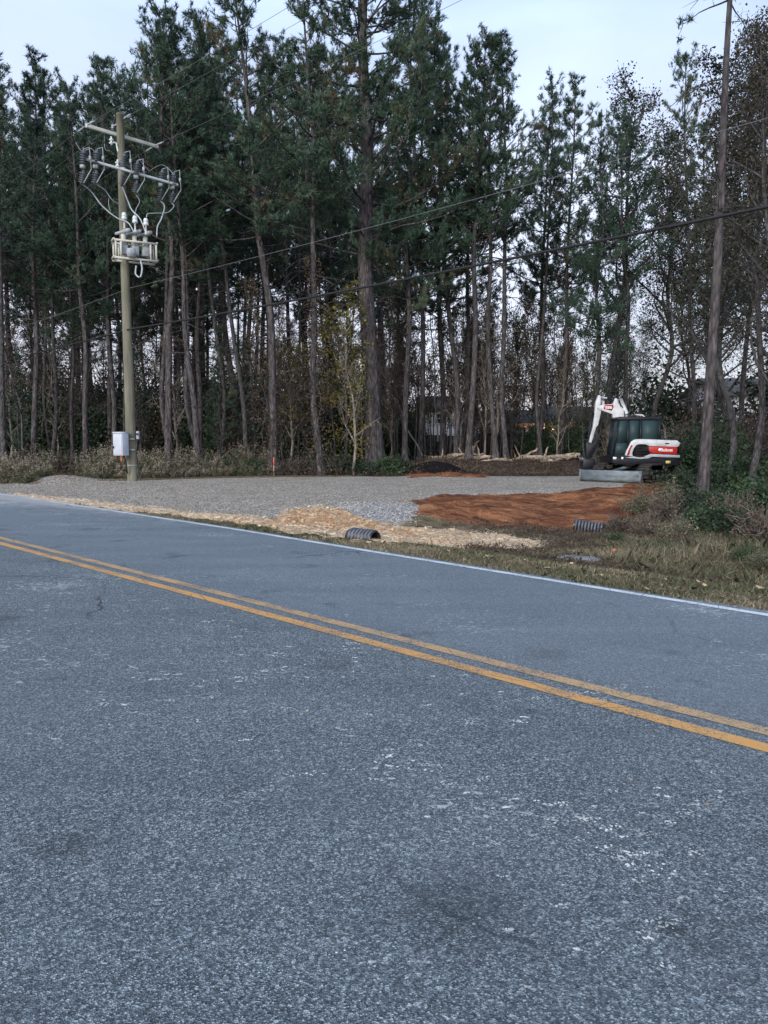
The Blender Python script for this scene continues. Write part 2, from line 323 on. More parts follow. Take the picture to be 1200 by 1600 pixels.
M['armwood'] = simple('pale_arm_wood', (.42, .42, .36), (.60, .60, .53), 4, .8, .2)
M['steel'] = simple('galvanised_steel', (.24, .27, .29), (.40, .43, .46), 6, .5, .5)
M['steelw'] = simple('white_fiberglass', (.55, .59, .62), (.74, .78, .80), 6, .45, .5)
M['grayins'] = simple('grey_polymer', (.075, .088, .11), (.13, .15, .18), 6, .45, .5)
M['palecable'] = simple('pale_cable_jacket', (.34, .38, .41), (.5, .54, .57), 8, .5, .4)
M['cabinet'] = simple('cabinet_paint', (.42, .46, .52), (.55, .59, .65), 3, .45, .5)
M['blackcable'] = simple('black_cable', (.008, .008, .009), (.02, .02, .022), 9, .6, .4)
M['wire'] = simple('aluminium_wire', (.09, .095, .10), (.16, .165, .17), 9, .5, .5)
M['hdpe'] = simple('black_corrugated_plastic', (.012, .013, .016), (.030, .032, .038), 7, .35, .5)
M['hdpe_dust'] = simple('dusty_pipe_rib', (.035, .04, .05), (.17, .185, .21), 9, .6, .4)
M['rubber'] = simple('track_rubber', (.018, .017, .017), (.065, .058, .052), 7, .85, .2, None, .01)
M['exwhite'] = simple('white_machine_paint', (.42, .44, .45), (.66, .69, .71), 3.5, .35, .5)
M['exblack'] = simple('black_machine_paint', (.006, .008, .013), (.016, .018, .025), 4, .45, .3)
M['exred'] = simple('red_decal', (.36, .012, .012), (.46, .025, .02), 4, .4, .5)
M['exgrey'] = simple('grey_worn_steel', (.09, .115, .13), (.22, .26, .28), 3.5, .55, .5, (1, 1, 3))
M['silver'] = simple('silver_trim', (.30, .33, .36), (.45, .48, .52), 6, .35, .6)
M['decal'] = simple('white_lettering', (.78, .78, .78), (.86, .86, .86), 6, .5)
M['yel'] = simple('yellow_warning_decal', (.55, .48, .10), (.65, .58, .2), 6, .5)
t = MT('tinted_glass', .5, .25); t.col((.030, .058, .062)); M['glass'] = t.m
t = MT('house_glass', .08, .6); t.col((.05, .06, .07)); M['hglass'] = t.m
def emis(nm, c, st):
    t = MT(nm); t.col(c); t.b.inputs['Emission Color'].default_value = (*c, 1); t.b.inputs['Emission Strength'].default_value = st; return t.m
M['lampglow'] = emis('warm_lit_window', (1.0, .30, .08), 1.6)
M['lampbright'] = emis('porch_light_glow', (1.0, .55, .22), 4)
M['siding'] = simple('white_siding', (.76, .78, .80), (.84, .86, .88), 2, .7, .3, (1, 1, 12))
M['roof'] = simple('grey_shingle_roof', (.07, .066, .062), (.13, .122, .115), 8, .9, .2)
M['fence'] = simple('weathered_fence_wood', (.035, .028, .024), (.095, .078, .066), 5, .9, .1, (3, 3, .3))
M['stone'] = leafmat('crushed_stone', [(.1, (.14, .126, .11)), (.5, (.38, .35, .31)), (.9, (.72, .69, .64))], .9)
M['orange'] = simple('orange_tape', (.75, .12, .06), (.85, .2, .1), 5, .6)
M['logbark'] = simple('stripped_log', (.17, .12, .085), (.50, .42, .33), 4.5, .85, .2, None, .01)
M['logend'] = simple('cut_log_end', (.50, .33, .19), (.68, .50, .33), 9, .8)
M['leaf'] = leafmat('fallen_leaf', [(.2, (.26, .15, .08)), (.5, (.45, .30, .17)), (.85, (.66, .50, .33))], .8)
M['cover'] = simple('concrete_pad', (.15, .155, .16), (.27, .28, .28), 5, .9)

# ------------------------------------------------------------------ ground sheet
sv = np.concatenate([-26-np.geomspace(.2, 700, 60)[::-1], np.arange(-26, 10, .1), 10+np.geomspace(.15, 700, 55)])
dv = np.concatenate([-7.6-np.geomspace(.2, 600, 24)[::-1], np.linspace(-7.4, .05, 6), np.arange(.1, 8, .09), 8+np.arange(0, 18, .18), 26+np.geomspace(.25, 800, 62)])
S, D = np.meshgrid(sv, dv, indexing='ij'); X, Y = xy_(S, D+edge(S)); Z = ZT(X, Y)
near = (np.hypot(X, Y) < 60)
msk = {}
for k, P, a, sc in (('gravel', Z_GRAVEL, .30, .9), ('fresh', Z_FRESH, .35, .7), ('sand', Z_SAND, .22, .5), ('clay', Z_CLAY, .3, .9), ('soil', Z_SOIL, 1.0, 2.0), ('clay2', Z_CLAY2, .4, 1)):
    v = np.zeros(X.shape); v[near] = soft(X[near], Y[near], P, a, sc); msk[k] = v
ox, oy, _ = G2(492, 815); msk['orange'] = np.exp(-((X-ox)**2+(Y-oy)**2)/2.6**2)*1.0
bx_, by_, _ = G2(655, 742); msk['black'] = np.exp(-((X-2.2)/1.7)**4-((Y-35.7)/1.5)**4)
msk['clay'] = np.maximum(msk['clay'], msk.pop('clay2')); msk['sand'] = msk['sand']*(1-.0*msk['gravel'])
Z = Z+(msk['sand']*(np.abs(fbm(X, Y, .5, 61, 4)-.5)*.24)+msk['clay']*((fbm(X*.6, Y*1.4, .8, 71, 4)-.5)*.46))*(D > .2)
ni, nj = S.shape; idx = np.arange(ni*nj).reshape(ni, nj)
Q = np.stack([idx[:-1, :-1], idx[1:, :-1], idx[1:, 1:], idx[:-1, 1:]], -1).reshape(-1, 4)
V = np.stack([X, Y, Z], -1).reshape(-1, 3)
zone = np.zeros((ni, nj), int); zone[msk['gravel'] > .5] = 1; zone[msk['clay'] > .5] = 2; zone[msk['sand'] > .5] = 3
fz = zone[:-1, :-1].reshape(-1)
for k, nm in ((0, 'ground'), (1, 'gravel_pad'), (2, 'red_clay_bank'), (3, 'sand_spill')):
    q = Q[fz == k]; used = np.unique(q); remap = np.full(ni*nj, -1); remap[used] = np.arange(len(used))
    g = Geo(); g.add(V[used], remap[q]); me = g.mesh(nm, M['ground'], True)
    for a in msk:
        at = me.attributes.new(a, 'FLOAT', 'POINT'); at.data.foreach_set('value', msk[a].reshape(-1)[used].astype(np.float32))
    tag(link(nm, me), kind='structure')
# ------------------------------------------------------------------ road
def strip(d0, d1, z, zb=None, f0=0, f1=0, ds=.5, smin=-140, smax=60, nd=1):
    ss = np.arange(smin, smax, ds); dd = np.linspace(0, 1, nd+1); vs = []
    for s in ss:
        a = d0+f0*edge(s); b = d1+f1*edge(s)
        for q in dd:
            x, y = xy_(s, a+(b-a)*q); vs.append((x, y, z))
    n = len(ss); k = nd+1; i = np.arange(n-1)[:, None]*k; j = np.arange(nd)[None]
    Fq = np.stack([i+j, i+k+j, i+k+j+1, i+j+1], -1).reshape(-1, 4); g = Geo(); g.add(vs, Fq)
    return g, ss, dd
g, ss, dd = strip(-7.1, .17, 0.0, f1=1, nd=36)
V_ = g.V[0]; s_, d_ = sd_(V_[:, 0], V_[:, 1])
# ragged outer edge on the verge side
e_ = edge(s_); last = (np.arange(len(V_)) % 37) == 36; jit = (fbm(s_, s_*0, .6, 4)-.5)*.10
V_[last, 0] += N[0]*jit[last]; V_[last, 1] += N[1]*jit[last]
# skirt down into the soil
ls = V_[last]; me_v = np.concatenate([ls, ls-[0, 0, .09]]); nl = len(ls); g.add(me_v, np.array([[i, i+1, nl+i+1, nl+i] for i in range(nl-1)]))
me = g.mesh('road', M['asphalt'])
VV = np.concatenate(g.V); s_, d_ = sd_(VV[:, 0], VV[:, 1])
far = sst(d_, -3.6, -2.6)*(.75+.25*fbm(s_, d_, 2.5, 31)); at = me.attributes.new('far', 'FLOAT', 'POINT'); at.data.foreach_set('value', far.astype(np.float32))
du = np.exp(-((s_+21)/9)**2)*sst(d_, -3.0, .4)+.35*sst(d_, -.35, .2)*sst(-s_, 3, 12)
at = me.attributes.new('dust', 'FLOAT', 'POINT'); at.data.foreach_set('value', du.astype(np.float32))
road = tag(link('road', me), kind='structure')
for d0, d1 in ((-3.425, -3.31), (-3.19, -3.075)):
    g, _, _ = strip(d0, d1, .004); obj('centre_line', g, M['yellowline' if d0 < -3.3 else 'fadedyellow'], road)
g, _, _ = strip(-.05, .05, .004, f0=1, f1=1); obj('edge_line', g, M['whiteline'], road)
g, _, _ = strip(-6.95, -6.85, .004); obj('edge_line', g, M['whiteline'], road)

# ------------------------------------------------------------------ tree growing
def nrm(a): return a/(np.linalg.norm(a, axis=-1, keepdims=True)+1e-9)
def needles(g, P, D, k, L, wd, spread, rr, va):
    n = len(P); P = np.repeat(P, k, 0); D = np.repeat(D, k, 0); va = np.repeat(va, k)
    d = nrm(D*.75+rr.normal(0, spread, (n*k, 3))); b = P-D*rr.uniform(0, .16, (n*k, 1)); tip = b+d*L*rr.uniform(.7, 1.15, (n*k, 1))
    sd = nrm(np.cross(d, rr.normal(0, 1, (n*k, 3))))*wd/2
    g.tris(np.stack([b-sd, b+sd, tip], 1), np.clip(va+rr.normal(0, .07, n*k), 0, 1))
def leaves(g, P, L, rr, va, droop=.3, wr=.35):
    n = len(P); d = nrm(rr.normal(0, 1, (n, 3))-[0, 0, droop]); sd = nrm(np.cross(d, rr.normal(0, 1, (n, 3)))); LL = L*rr.uniform(.6, 1.2, (n, 1))
    V = np.stack([P, P+d*LL*.5+sd*LL*wr, P+d*LL, P+d*LL*.5-sd*LL*wr], 1)
    g.add(V.reshape(-1, 3), np.arange(4*n).reshape(n, 4), np.repeat(np.clip(va+rr.normal(0, .09, n), 0, 1), 4))
def trunkpath(rr, H, wob, n=22):
    c = np.cumsum(rr.normal(0, 1, (7, 2)), 0); c = c-c[0]; c *= wob/max(1, np.abs(c).max()); t = np.linspace(0, 1, n); u = t*6; i = np.minimum(u.astype(int), 5); f = (u-i)[:, None]
    c = np.vstack([2*c[:1]-c[1:2], c, 2*c[-1:]-c[-2:-1]]); a, b, d, e = c[i], c[i+1], c[i+2], c[i+3]
    w1 = .5*(2*b+(d-a)*f+(2*a-5*b+4*d-e)*f*f+(3*b-a-3*d+e)*f**3)
    return np.column_stack([w1[:, 0], w1[:, 1], t*H-(t == 0)*.4]), t
def branch(rr, p, d, L, up, n=5, jit=.06):
    P = [p]; s = L/(n-1)
    for i in range(n-1):
        d = nrm(d+np.array([0, 0, up])+rr.normal(0, jit, 3)); P.append(P[-1]+d*s)
    return np.array(P)
def pine(seed, H=22, r0=.19, hb=.5, W=3.0, dens=1.0, k=13, wob=.35, dead=22, deadvine=0):
    rr = np.random.default_rng(seed); wood = Geo(); fol = Geo(); P, t = trunkpath(rr, H, wob)
    rad = r0*(1-t)**.75*.92+r0*.06; rad[0] *= 1.35; wood.tube(P, rad, 10)
    at = lambda z: np.array([np.interp(z, P[:, 2], P[:, 0]), np.interp(z, P[:, 2], P[:, 1]), z])
    z = hb*H; tp = []; td = []; tv = []; ph = rr.uniform(0, 6)
    while z < H*.985:
        tc_ = (z-hb*H)/(H*(1-hb)); nl = rr.integers(2, 5)
        for q in range(nl):
            ph += 2.4+rr.normal(0, .5); L = W*(1.12-tc_)**.7*rr.uniform(.45, 1.15)*(.6+.4*min(1, tc_*5+.3)); el_ = R(rr.uniform(-8, 22)+42*tc_)
            if rr.random() < .16: continue
            d = np.array([math.cos(ph)*math.cos(el_), math.sin(ph)*math.cos(el_), math.sin(el_)])
            B = branch(rr, at(z), d, L, .09, 6, .10); rb = .030*(L/3)+.012; wood.tube(B, rb*np.linspace(1, .25, 6), 4, False)
            ns = int(3+L*2.3)
            bv = rr.uniform(.2, .8) if rr.random() > .03 else 1.1
            for u in rr.uniform(.25, 1, ns):
                i = min(4, int(u*5)); f = u*5-i; p = B[i]*(1-f)+B[i+1]*f; dd_ = nrm(B[i+1]-B[i])
                sl_ = L*rr.uniform(.12, .33)*(1.25-u*.5); sdv = nrm(dd_*.8+rr.normal(0, .65, 3)+[0, 0, .15]); C = branch(rr, p, sdv, sl_, .16, 4, .15)
                wood.tube(C, [.010, .008, .006, .004], 3, False)
                m = max(2, int((2+sl_*3.6)*dens)); us = rr.uniform(.35, 1, m); us[0] = 1
                for uu in us:
                    ii = min(2, int(uu*3)); ff = uu*3-ii; tp.append(C[ii]*(1-ff)+C[ii+1]*ff+rr.normal(0, .07, 3)); td.append(nrm(nrm(C[ii+1]-C[ii])+rr.normal(0, .35, 3)+[0, 0, .25])); tv.append(bv+rr.normal(0, .10))
        z += rr.uniform(.28, .6)*(1 if H > 14 else .7)
    # leader
    for q in range(7): tp.append(at(H*rr.uniform(.97, 1.0))); td.append(nrm(np.array([0, 0, 1.])+rr.normal(0, .25, 3))); tv.append(.6)
    needles(fol, np.array(tp), np.array(td), k, .22, .026, .40, rr, np.array(tv))
    for q in range(dead):
        zz = H*rr.uniform(.16, hb+.12); a = rr.uniform(0, 6.3); L = rr.uniform(.3, 1.9); e_ = R(rr.uniform(-28, 18))
        B = branch(rr, at(zz), np.array([math.cos(a)*math.cos(e_), math.sin(a)*math.cos(e_), math.sin(e_)]), L, -.03, 5, .14); wood.tube(B, np.linspace(.022, .006, 5), 4, False)
        for _ in range(3):
            j = rr.integers(1, 4); wood.tube(branch(rr, B[j], nrm(B[j]-B[j-1]+rr.normal(0, .6, 3)), L*.35, 0, 3, .1), [.008, .006, .003], 3, False)
    return wood, fol
def decid(seed, H=18, r0=.15, W=3.2, nleaf=5000, lo=.3, L=.10, wob=.7, twigs=1.0, upw=.12, limbs=20):
    rr = np.random.default_rng(seed); wood = Geo(); fol = Geo(); P, t = trunkpath(rr, H*.92, wob)
    rad = r0*(1-t)**.8*.95+r0*.05; rad[0] *= 1.4; wood.tube(P, rad, 9); tips = []; tv = []
    at = lambda z: np.array([np.interp(z, P[:, 2], P[:, 0]), np.interp(z, P[:, 2], P[:, 1]), z])
    for q in range(limbs):
        u = (q+rr.random())/limbs; z = H*(lo+(.9-lo)*u); a = q*2.4+rr.normal(0, .5); LL = W*(1.15-u*.75)*rr.uniform(.6, 1.1); e_ = R(rr.uniform(25, 55))
        B = branch(rr, at(z), np.array([math.cos(a)*math.cos(e_), math.sin(a)*math.cos(e_), math.sin(e_)]), LL, upw, 7, .16); wood.tube(B, np.linspace(.045*LL/3+.01, .008, 7), 5, False)
        for k in range(int(7*twigs)):
            i = rr.integers(1, 6); C = branch(rr, B[i], nrm(B[i+1]-B[i]+rr.normal(0, .55, 3)), LL*rr.uniform(.25, .5), .05, 5, .18); wood.tube(C, np.linspace(.014, .004, 5), 3, False)
            for m in range(4):
                j = rr.integers(1, 4); E_ = branch(rr, C[j], nrm(C[j+1]-C[j]+rr.normal(0, .7, 3)), LL*rr.uniform(.1, .24), .03, 4, .2); wood.tube(E_, [.006, .005, .004, .003], 3, False); tips.append(E_); tv.append(rr.uniform(.2, .8))
    T = np.array(tips); i = rr.integers(0, len(T), nleaf); w_ = rr.random(len(T))**1.5; i = rr.choice(len(T), nleaf, p=w_/w_.sum())
    if nleaf: leaves(fol, T[i, rr.integers(1, 4, nleaf)]+rr.normal(0, .14, (nleaf, 3)), L, rr, np.array(tv)[i])
    return wood, fol
def bush(seed, W=1.0, H=1.0, n=1500, L=.07, stems=22, fill=.55, droop=.2):
    rr = np.random.default_rng(seed); wood = Geo(); fol = Geo(); tips = []; tv = []
    for q in range(stems):
        a = rr.uniform(0, 6.3); e_ = R(rr.uniform(30, 88)); LL = rr.uniform(.55, 1.05); d = np.array([math.cos(a)*math.cos(e_)*W, math.sin(a)*math.cos(e_)*W, math.sin(e_)*H]); l0 = np.linalg.norm(d)*LL
        B = branch(rr, rr.normal(0, .12*W, 3)*[1, 1, 0]-[0, 0, .1], nrm(d), l0, -.02, 6, .16); wood.tube(B, np.linspace(.012, .003, 6)*max(.7, H*.6), 3, False); v = rr.uniform(.15, .85)
        for k in range(6):
            j = rr.integers(1, 5); C = branch(rr, B[j], nrm(B[j+1]-B[j]+rr.normal(0, .6, 3)), l0*rr.uniform(.2, .4), 0, 4, .2); wood.tube(C, [.005, .004, .003, .002], 3, False); tips.append(C); tv.append(v+rr.normal(0, .08))
    T = np.array(tips); i = rr.integers(0, len(T), n); leaves(fol, T[i, rr.integers(0, 4, n)]+rr.normal(0, .10*fill*max(W, H)*1.2, (n, 3)), L, rr, np.array(tv)[i], droop)
    return wood, fol
PR = {}
def proto(nm, wf, mb, mf):
    wd, fo = wf; PR[nm] = (wd.mesh(nm+'_wood', mb, True), fo.mesh(nm+'_leaf', mf) if fo.V else None)
proto('pA', pine(1, 22, .18, .46, 3.9, 1.6, k=14), M['bark'], M['pine'])
proto('pB', pine(2, 22, .16, .38, 3.6, 1.6, dead=30, k=14), M['bark'], M['pine'])
proto('pC', pine(3, 22, .20, .52, 4.3, 1.6, wob=.5, k=14), M['bark'], M['pine'])
proto('pD', pine(4, 22, .14, .50, 3.2, 1.3, dead=34, k=12), M['bark2'], M['pine'])
proto('pE', pine(5, 22, .17, .33, 3.7, 1.6, wob=.45, k=14), M['bark'], M['pine'])
proto('pF', pine(6, 22, .12, .56, 2.8, 1.1, dead=36, wob=.6, k=12), M['bark2'], M['pine'])
proto('pBig', pine(7, 30, .47, .34, 6.4, 2.0, wob=.3, dead=50, k=15), M['bark'], M['pine'])
proto('pNear', pine(8, 17, .155, .74, 2.3, .55, wob=.18, dead=16), M['bark'], M['pine'])
proto('pYoung', pine(9, 9, .07, .18, 1.9, .9, k=12, dead=8), M['bark2'], M['pine'])
proto('dA', decid(21, 19, .14, 3.8, 6800, .36, L=.11, twigs=1.4, limbs=26), M['bark2'], M['oak'])
proto('dB', decid(22, 17, .12, 3.6, 8000, .26, wob=1.0, L=.11, twigs=1.4, limbs=24), M['bark2'], M['oak'])
proto('dC', decid(23, 15, .13, 3.8, 5600, .20, wob=.9, L=.09, twigs=1.5, limbs=26), M['bark2'], M['oak'])
proto('dSap', decid(24, 8, .05, 1.5, 1100, .25, wob=.5, limbs=12), M['bark2'], M['brown'])
proto('dBare', decid(25, 7.5, .07, 1.7, 60, .18, wob=.35, limbs=16), M['deadwood'], M['yellow'])
proto('dYel', decid(26, 7.5, .05, 1.9, 900, .30, wob=.5, limbs=14, L=.13), M['bark2'], M['yellow'])
proto('uDark', bush(31, 2.2, 3.4, 5200, .15, 34), M['bark2'], M['dark'])
proto('uBrown', bush(32, 1.9, 3.0, 3600, .12, 40), M['bark2'], M['brown'])
proto('uGreen', bush(33, 1.7, 2.6, 3800, .13, 34), M['bark2'], M['green'])
proto('uTan', bush(38, 1.7, 2.6, 3300, .10, 60), M['deadwood'], M['brown'])
proto('sGreen', bush(34, .75, .8, 2400, .065, 30), M['bark2'], M['green'])
proto('sDark', bush(35, .8, .75, 2600, .06, 34), M['bark2'], M['dark'])
proto('sBrown', bush(36, .75, .7, 1500, .055, 46), M['deadwood'], M['brown'])
proto('sOlive', bush(37, .7, .8, 2000, .05, 40, droop=-.1), M['deadwood'], M['grass'])
def plant(nm, name, cat, label, pos, H=None, h0=22., rz=None, lean=None, sxy=1., group=None, parts=('trunk', 'crown'), sz=None):
    o = thing(name, label, cat, pos, group); s = (H/h0) if H else (sz or 1.); o.scale = (s*sxy, s*sxy, s)
    q = Quaternion((0, 0, 1), random.uniform(0, 6.28) if rz is None else rz)
    if lean is not None: q = Vector((0, 0, 1)).rotation_difference(Vector(lean).normalized()) @ q
    o.rotation_mode = 'QUATERNION'; o.rotation_quaternion = q
    a, b = PR[nm]; link(parts[0], a, o)
    if b: link(parts[1], b, o)
    return o
# ---- front-row and singled-out trees: kind, base px, depth, point the trunk passes (px, py), crown-top py, girth, name, category, label
T0 = [
 ('pD', 6, 34.5, (3, 300), 100, 1.3, 'pine_tree', 'slender grey pine trunk at the far left edge of the photo'),
 ('pB', 51, 37, (46, 400), 88, 1.1, 'pine_tree', 'straight pine second from the left edge, behind the tall weeds'),
 ('pF', 79, 38.5, (66, 400), 110, 1.1, 'pine_tree', 'thin pine just right of the second trunk from the left edge'),
 ('pA', 134, 35.5, (110, 300), 125, 1.0, 'pine_tree', 'pine leaning left, between the left edge and the utility pole'),
 ('pB', 176, 38, (172, 300), 90, 1.0, 'pine_tree', 'pine trunk standing directly behind the grey metal cabinet'),
 ('pC', 262, 34.5, (258, 300), 30, 1.05, 'pine_tree', 'straight grey pine right of the utility pole, first of the four there'),
 ('pF', 271, 37.5, (268, 300), 85, 1.3, 'pine_tree', 'thin pine close behind the straight grey pine right of the pole'),
 ('pA', 310, 34, (284, 280), 58, 1.0, 'pine_tree', 'pale pine with dead side stubs leaning left toward the utility pole'),
 ('pF', 318, 36.5, (292, 330), 75, 1.4, 'pine_tree', 'thin twin trunk hugging the pale stubbed pine right of the pole'),
 ('pF', 342, 38, (333, 500), 60, 1.1, 'pine_tree', 'thin spindly pine behind the green shrubs midway between pole and vines'),
 ('pD', 386, 36, (352, 400), 15, .95, 'pine_tree', 'thin pale pine leaning left just before the vine covered trunk'),
 ('pA', 428, 34, (392, 330), -60, 1.15, 'pine_tree', 'leaning pine wrapped in brown vines above the orange marker stake'),
 ('pD', 503, 34, (487, 330), -40, 1.3, 'pine_tree', 'pale slim pine with vines, between the leaning vine pine and the giant one'),
 ('pE', 632, 38, (634, 350), -10, .9, 'pine_tree', 'dark pine just right of the giant pine'),
 ('pB', 655, 41, (652, 350), 10, .9, 'pine_tree', 'dim pine behind the dirt pile, second trunk right of the giant pine'),
 ('pB', 712, 41, (690, 400), 25, 1.0, 'pine_tree', 'curving dark pine rising behind the dirt pile and log ends'),
 ('pE', 690, 44, (688, 350), 60, 1.0, 'pine_tree', 'dark full crowned pine between the curving pine and the dirt pile'),
 ('pC', 731, 39, (755, 330), 62, .95, 'pine_tree', 'bare trunked pine leaning right above the pile of dark soil'),
 ('pA', 776, 39.5, (772, 350), 66, 1.0, 'pine_tree', 'left trunk of the close pair of straight pines behind the logs'),
 ('pD', 792, 40, (787, 350), 75, 1.2, 'pine_tree', 'right trunk of the close pair of straight pines behind the logs'),
 ('pF', 848, 43, (862, 330), 110, 1.0, 'pine_tree', 'thin forked pine above the long fallen logs'),
 ('pB', 874, 44, (882, 380), 130, 1.0, 'pine_tree', 'dark pine with wide limbs left of the excavator arm'),
 ('pE', 931, 38, (931, 350), 170, .95, 'pine_tree', 'dense dark pine rising straight behind the excavator arm'),
 ('pC', 978, 41, (974, 400), 190, .9, 'pine_tree', 'dark pine with drooping limbs rising behind the excavator cab'),
 ('dA', 956, 44, (1000, 230), 88, 1.0, 'deciduous_tree', 'tall sparse leaved tree towering above the excavator cab'),
 ('dB', 1022, 46, (1030, 300), 150, .9, 'deciduous_tree', 'sparse small leaved tree in the gap right of the excavator cab'),
 ('pA', 1082, 45, (1078, 300), 85, .8, 'pine_tree', 'distant pine with tufted top left of the tall near trunk'),
]
def std(p, Y, px, py):       # lean direction from a base through the point a trunk passes
    q = AT(px, py, Y); return (q.x-p.x, 0, q.z-p.z)
HP = {'pBig': 30, 'pNear': 17, 'pYoung': 9, 'dA': 19, 'dB': 17, 'dC': 15, 'dSap': 8, 'dBare': 7.5, 'dYel': 7.5}
for k, px, Yd, (qx, qy), top, gi, nm, lab in T0:
    p = gpos(px, Yd, 710); H = AT(px, top, Yd).z-p.z; cat = 'pine tree' if nm == 'pine_tree' else 'tree'
    plant(k, nm, cat, lab, p, H=H, h0=HP.get(k, 22), lean=std(p, Yd, qx, qy), sxy=gi*22/ (22 if k[0] == 'p' else HP[k])*1.0, rz=random.uniform(0, 6.28))
p = gpos(587, 36, 735); plant('pBig', 'giant_pine', 'pine tree', 'giant thick trunked pine in the middle, by far the widest trunk', p, H=29, h0=30, lean=std(p, 36, 577, 200))
p = gpos(1097, 21, 790); plant('pNear', 'pine_tree', 'pine tree', 'tall bare pine standing alone in the bushes right of the excavator', p, H=17.5, h0=17, lean=std(p, 21, 1143, 40))
NR = [('dB', 1140, 25, (1150, 300), 40, 1.1, 'forked grey tree just right of the lone bare pine'),
 ('dA', 1172, 23.5, (1182, 200), -60, 1.0, 'dark leafy tree among shrubs near the right edge of the photo'),
 ('dC', 1212, 21, (1205, 200), -40, 1.0, 'thick dark tree half cut by the right edge of the photo'),
 ('dB', 1128, 31, (1160, 330), 130, 1.0, 'slanting grey tree behind the lone bare pine'),
 ('dC', 1190, 33, (1200, 300), 60, .9, 'thin leaved tree behind the shrubs at the right edge'),
 ('dA', 1240, 29, (1240, 200), -20, 1.0, 'tree reaching into the photo from beyond its right edge')]
NR += [('dA', 1165, 38, (1175, 300), 70, 1.0, 'dim grey tree seen between the forked tree and the dark leafy one'), ('pE', 1205, 37, (1205, 300), 50, 1.0, 'dark pine behind the leafy trees at the right edge'),
 ('pB', 1110, 48, (1108, 300), 190, 1.0, 'distant pine just behind the lone bare pine'), ('dB', 1062, 50, (1066, 300), 260, 1.0, 'low distant leafy tree left of the lone bare pine'), ('dC', 1150, 42, (1150, 300), 260, 1.1, 'bushy tree low behind the forked grey tree')]
for k, px, Yd, (qx, qy), top, gi, lab in NR:
    p = gpos(px, Yd, 750); H = AT(px, top, Yd).z-p.z; plant(k, 'deciduous_tree', 'tree', lab, p, H=H, h0=HP.get(k, 22), lean=std(p, Yd, qx, qy), sxy=gi)
p = gpos(551, 34, 740); plant('dBare', 'bare_snag', 'tree', 'small bare pale tree with crooked twigs left of the giant pine', p, H=7.5, h0=7.5, lean=(.0, 0, 1), parts=('trunk', 'leaves'))
for px, Yd, H, lab in ((445, 38.5, 7, 'yellow leaved sapling right behind the vine wrapped pine'), (535, 35.2, 9, 'tall yellow leaved sapling touching the giant pine'), (520, 36.5, 8, 'young tree with yellow autumn leaves left of the giant pine'), (470, 37, 6.5, 'low yellow leaved sapling between the two vine hung pines')):
    p = gpos(px, Yd, 735); plant('dYel', 'yellow_sapling', 'tree', lab, p, H=H, h0=7.5)
# ---- pines deeper in the wood, small in the picture
kinds = ['pA', 'pB', 'pC', 'pD', 'pE', 'pF']
def zone_label(px):
    if px < 190: return 'dim pine deep in the wood left of the utility pole', 'deep pines left of the utility pole'
    if px < 430: return 'dim pine deep in the wood between utility pole and vine wrapped pine', 'deep pines right of the utility pole'
    if px < 620: return 'dim pine deep in the wood around the giant pine', 'deep pines around the giant pine'
    return 'dim pine far back between the giant pine and the excavator', 'deep pines left of the excavator'
cnt = 0
for Yd in np.arange(40.5, 78, 4.4):
    Xs = np.arange(-.62*Yd, .26*Yd, 4.0)
    for x in Xs:
        x = x+random.uniform(-1.3, 1.3); y = Yd+random.uniform(-1.3, 1.3); px = 600+1200*x/y
        if px > 620 and (y > 52 or random.random() < .45): continue
        if px > 900: continue
        if x > -1 and y < 43: continue
        top = np.interp(px, [-200, 0, 60, 130, 190, 245, 300, 350, 700, 790, 850, 900], [110, 95, 90, 135, 95, 40, 70, 10, 30, 85, 130, 200])+random.uniform(5, 90)
        H = min(27, AT(px, top, y).z); lab, gp = zone_label(px)
        plant(random.choice(kinds), 'pine_tree', 'pine tree', lab, (x, y, float(ZT(x, y))), H=H, group=gp, lean=(random.uniform(-.05, .05), random.uniform(-.04, .04), 1), sxy=random.uniform(.8, 1.1)); cnt += 1
# slim saplings under the pines
for i in range(46):
    px = random.choice([random.uniform(0, 600), random.uniform(600, 930), random.uniform(400, 930)]); Yd = random.uniform(36.5, 50) if px < 600 else random.uniform(42, 50)
    p = gpos(px, Yd, 720); side = 'left of the giant pine' if px < 600 else 'right of the giant pine'
    plant(random.choice(['dSap', 'dSap', 'dBare']), 'sapling', 'sapling', 'slim brown leaved sapling under the pines '+side, p, H=random.uniform(5, 10), h0=8, group='saplings under the pines '+side)
for i in range(44):
    px = random.uniform(612, 925); Yd = random.uniform(43, 53); plant(random.choice(['dSap', 'dSap', 'dYel', 'dBare']), 'sapling', 'sapling', 'slender pale stemmed sapling before the back fence', gpos(px, Yd, 720), H=random.uniform(7, 13), h0=8, sxy=.65, group='slender saplings before the back fence')
# young green pines at the wood edge
for px, Yd, H, lab in ((345, 38, 7, 'young bushy green pine among trunks right of the utility pole'), (395, 39.5, 9, 'young green pine behind the vine wrapped leaning trunk'), (225, 40, 6, 'low green young pine behind the utility pole'), (30, 40, 6, 'low green young pine at the far left behind the weeds')):
    plant('pYoung', 'young_pine', 'pine tree', lab, gpos(px, Yd, 720), H=H, h0=9)
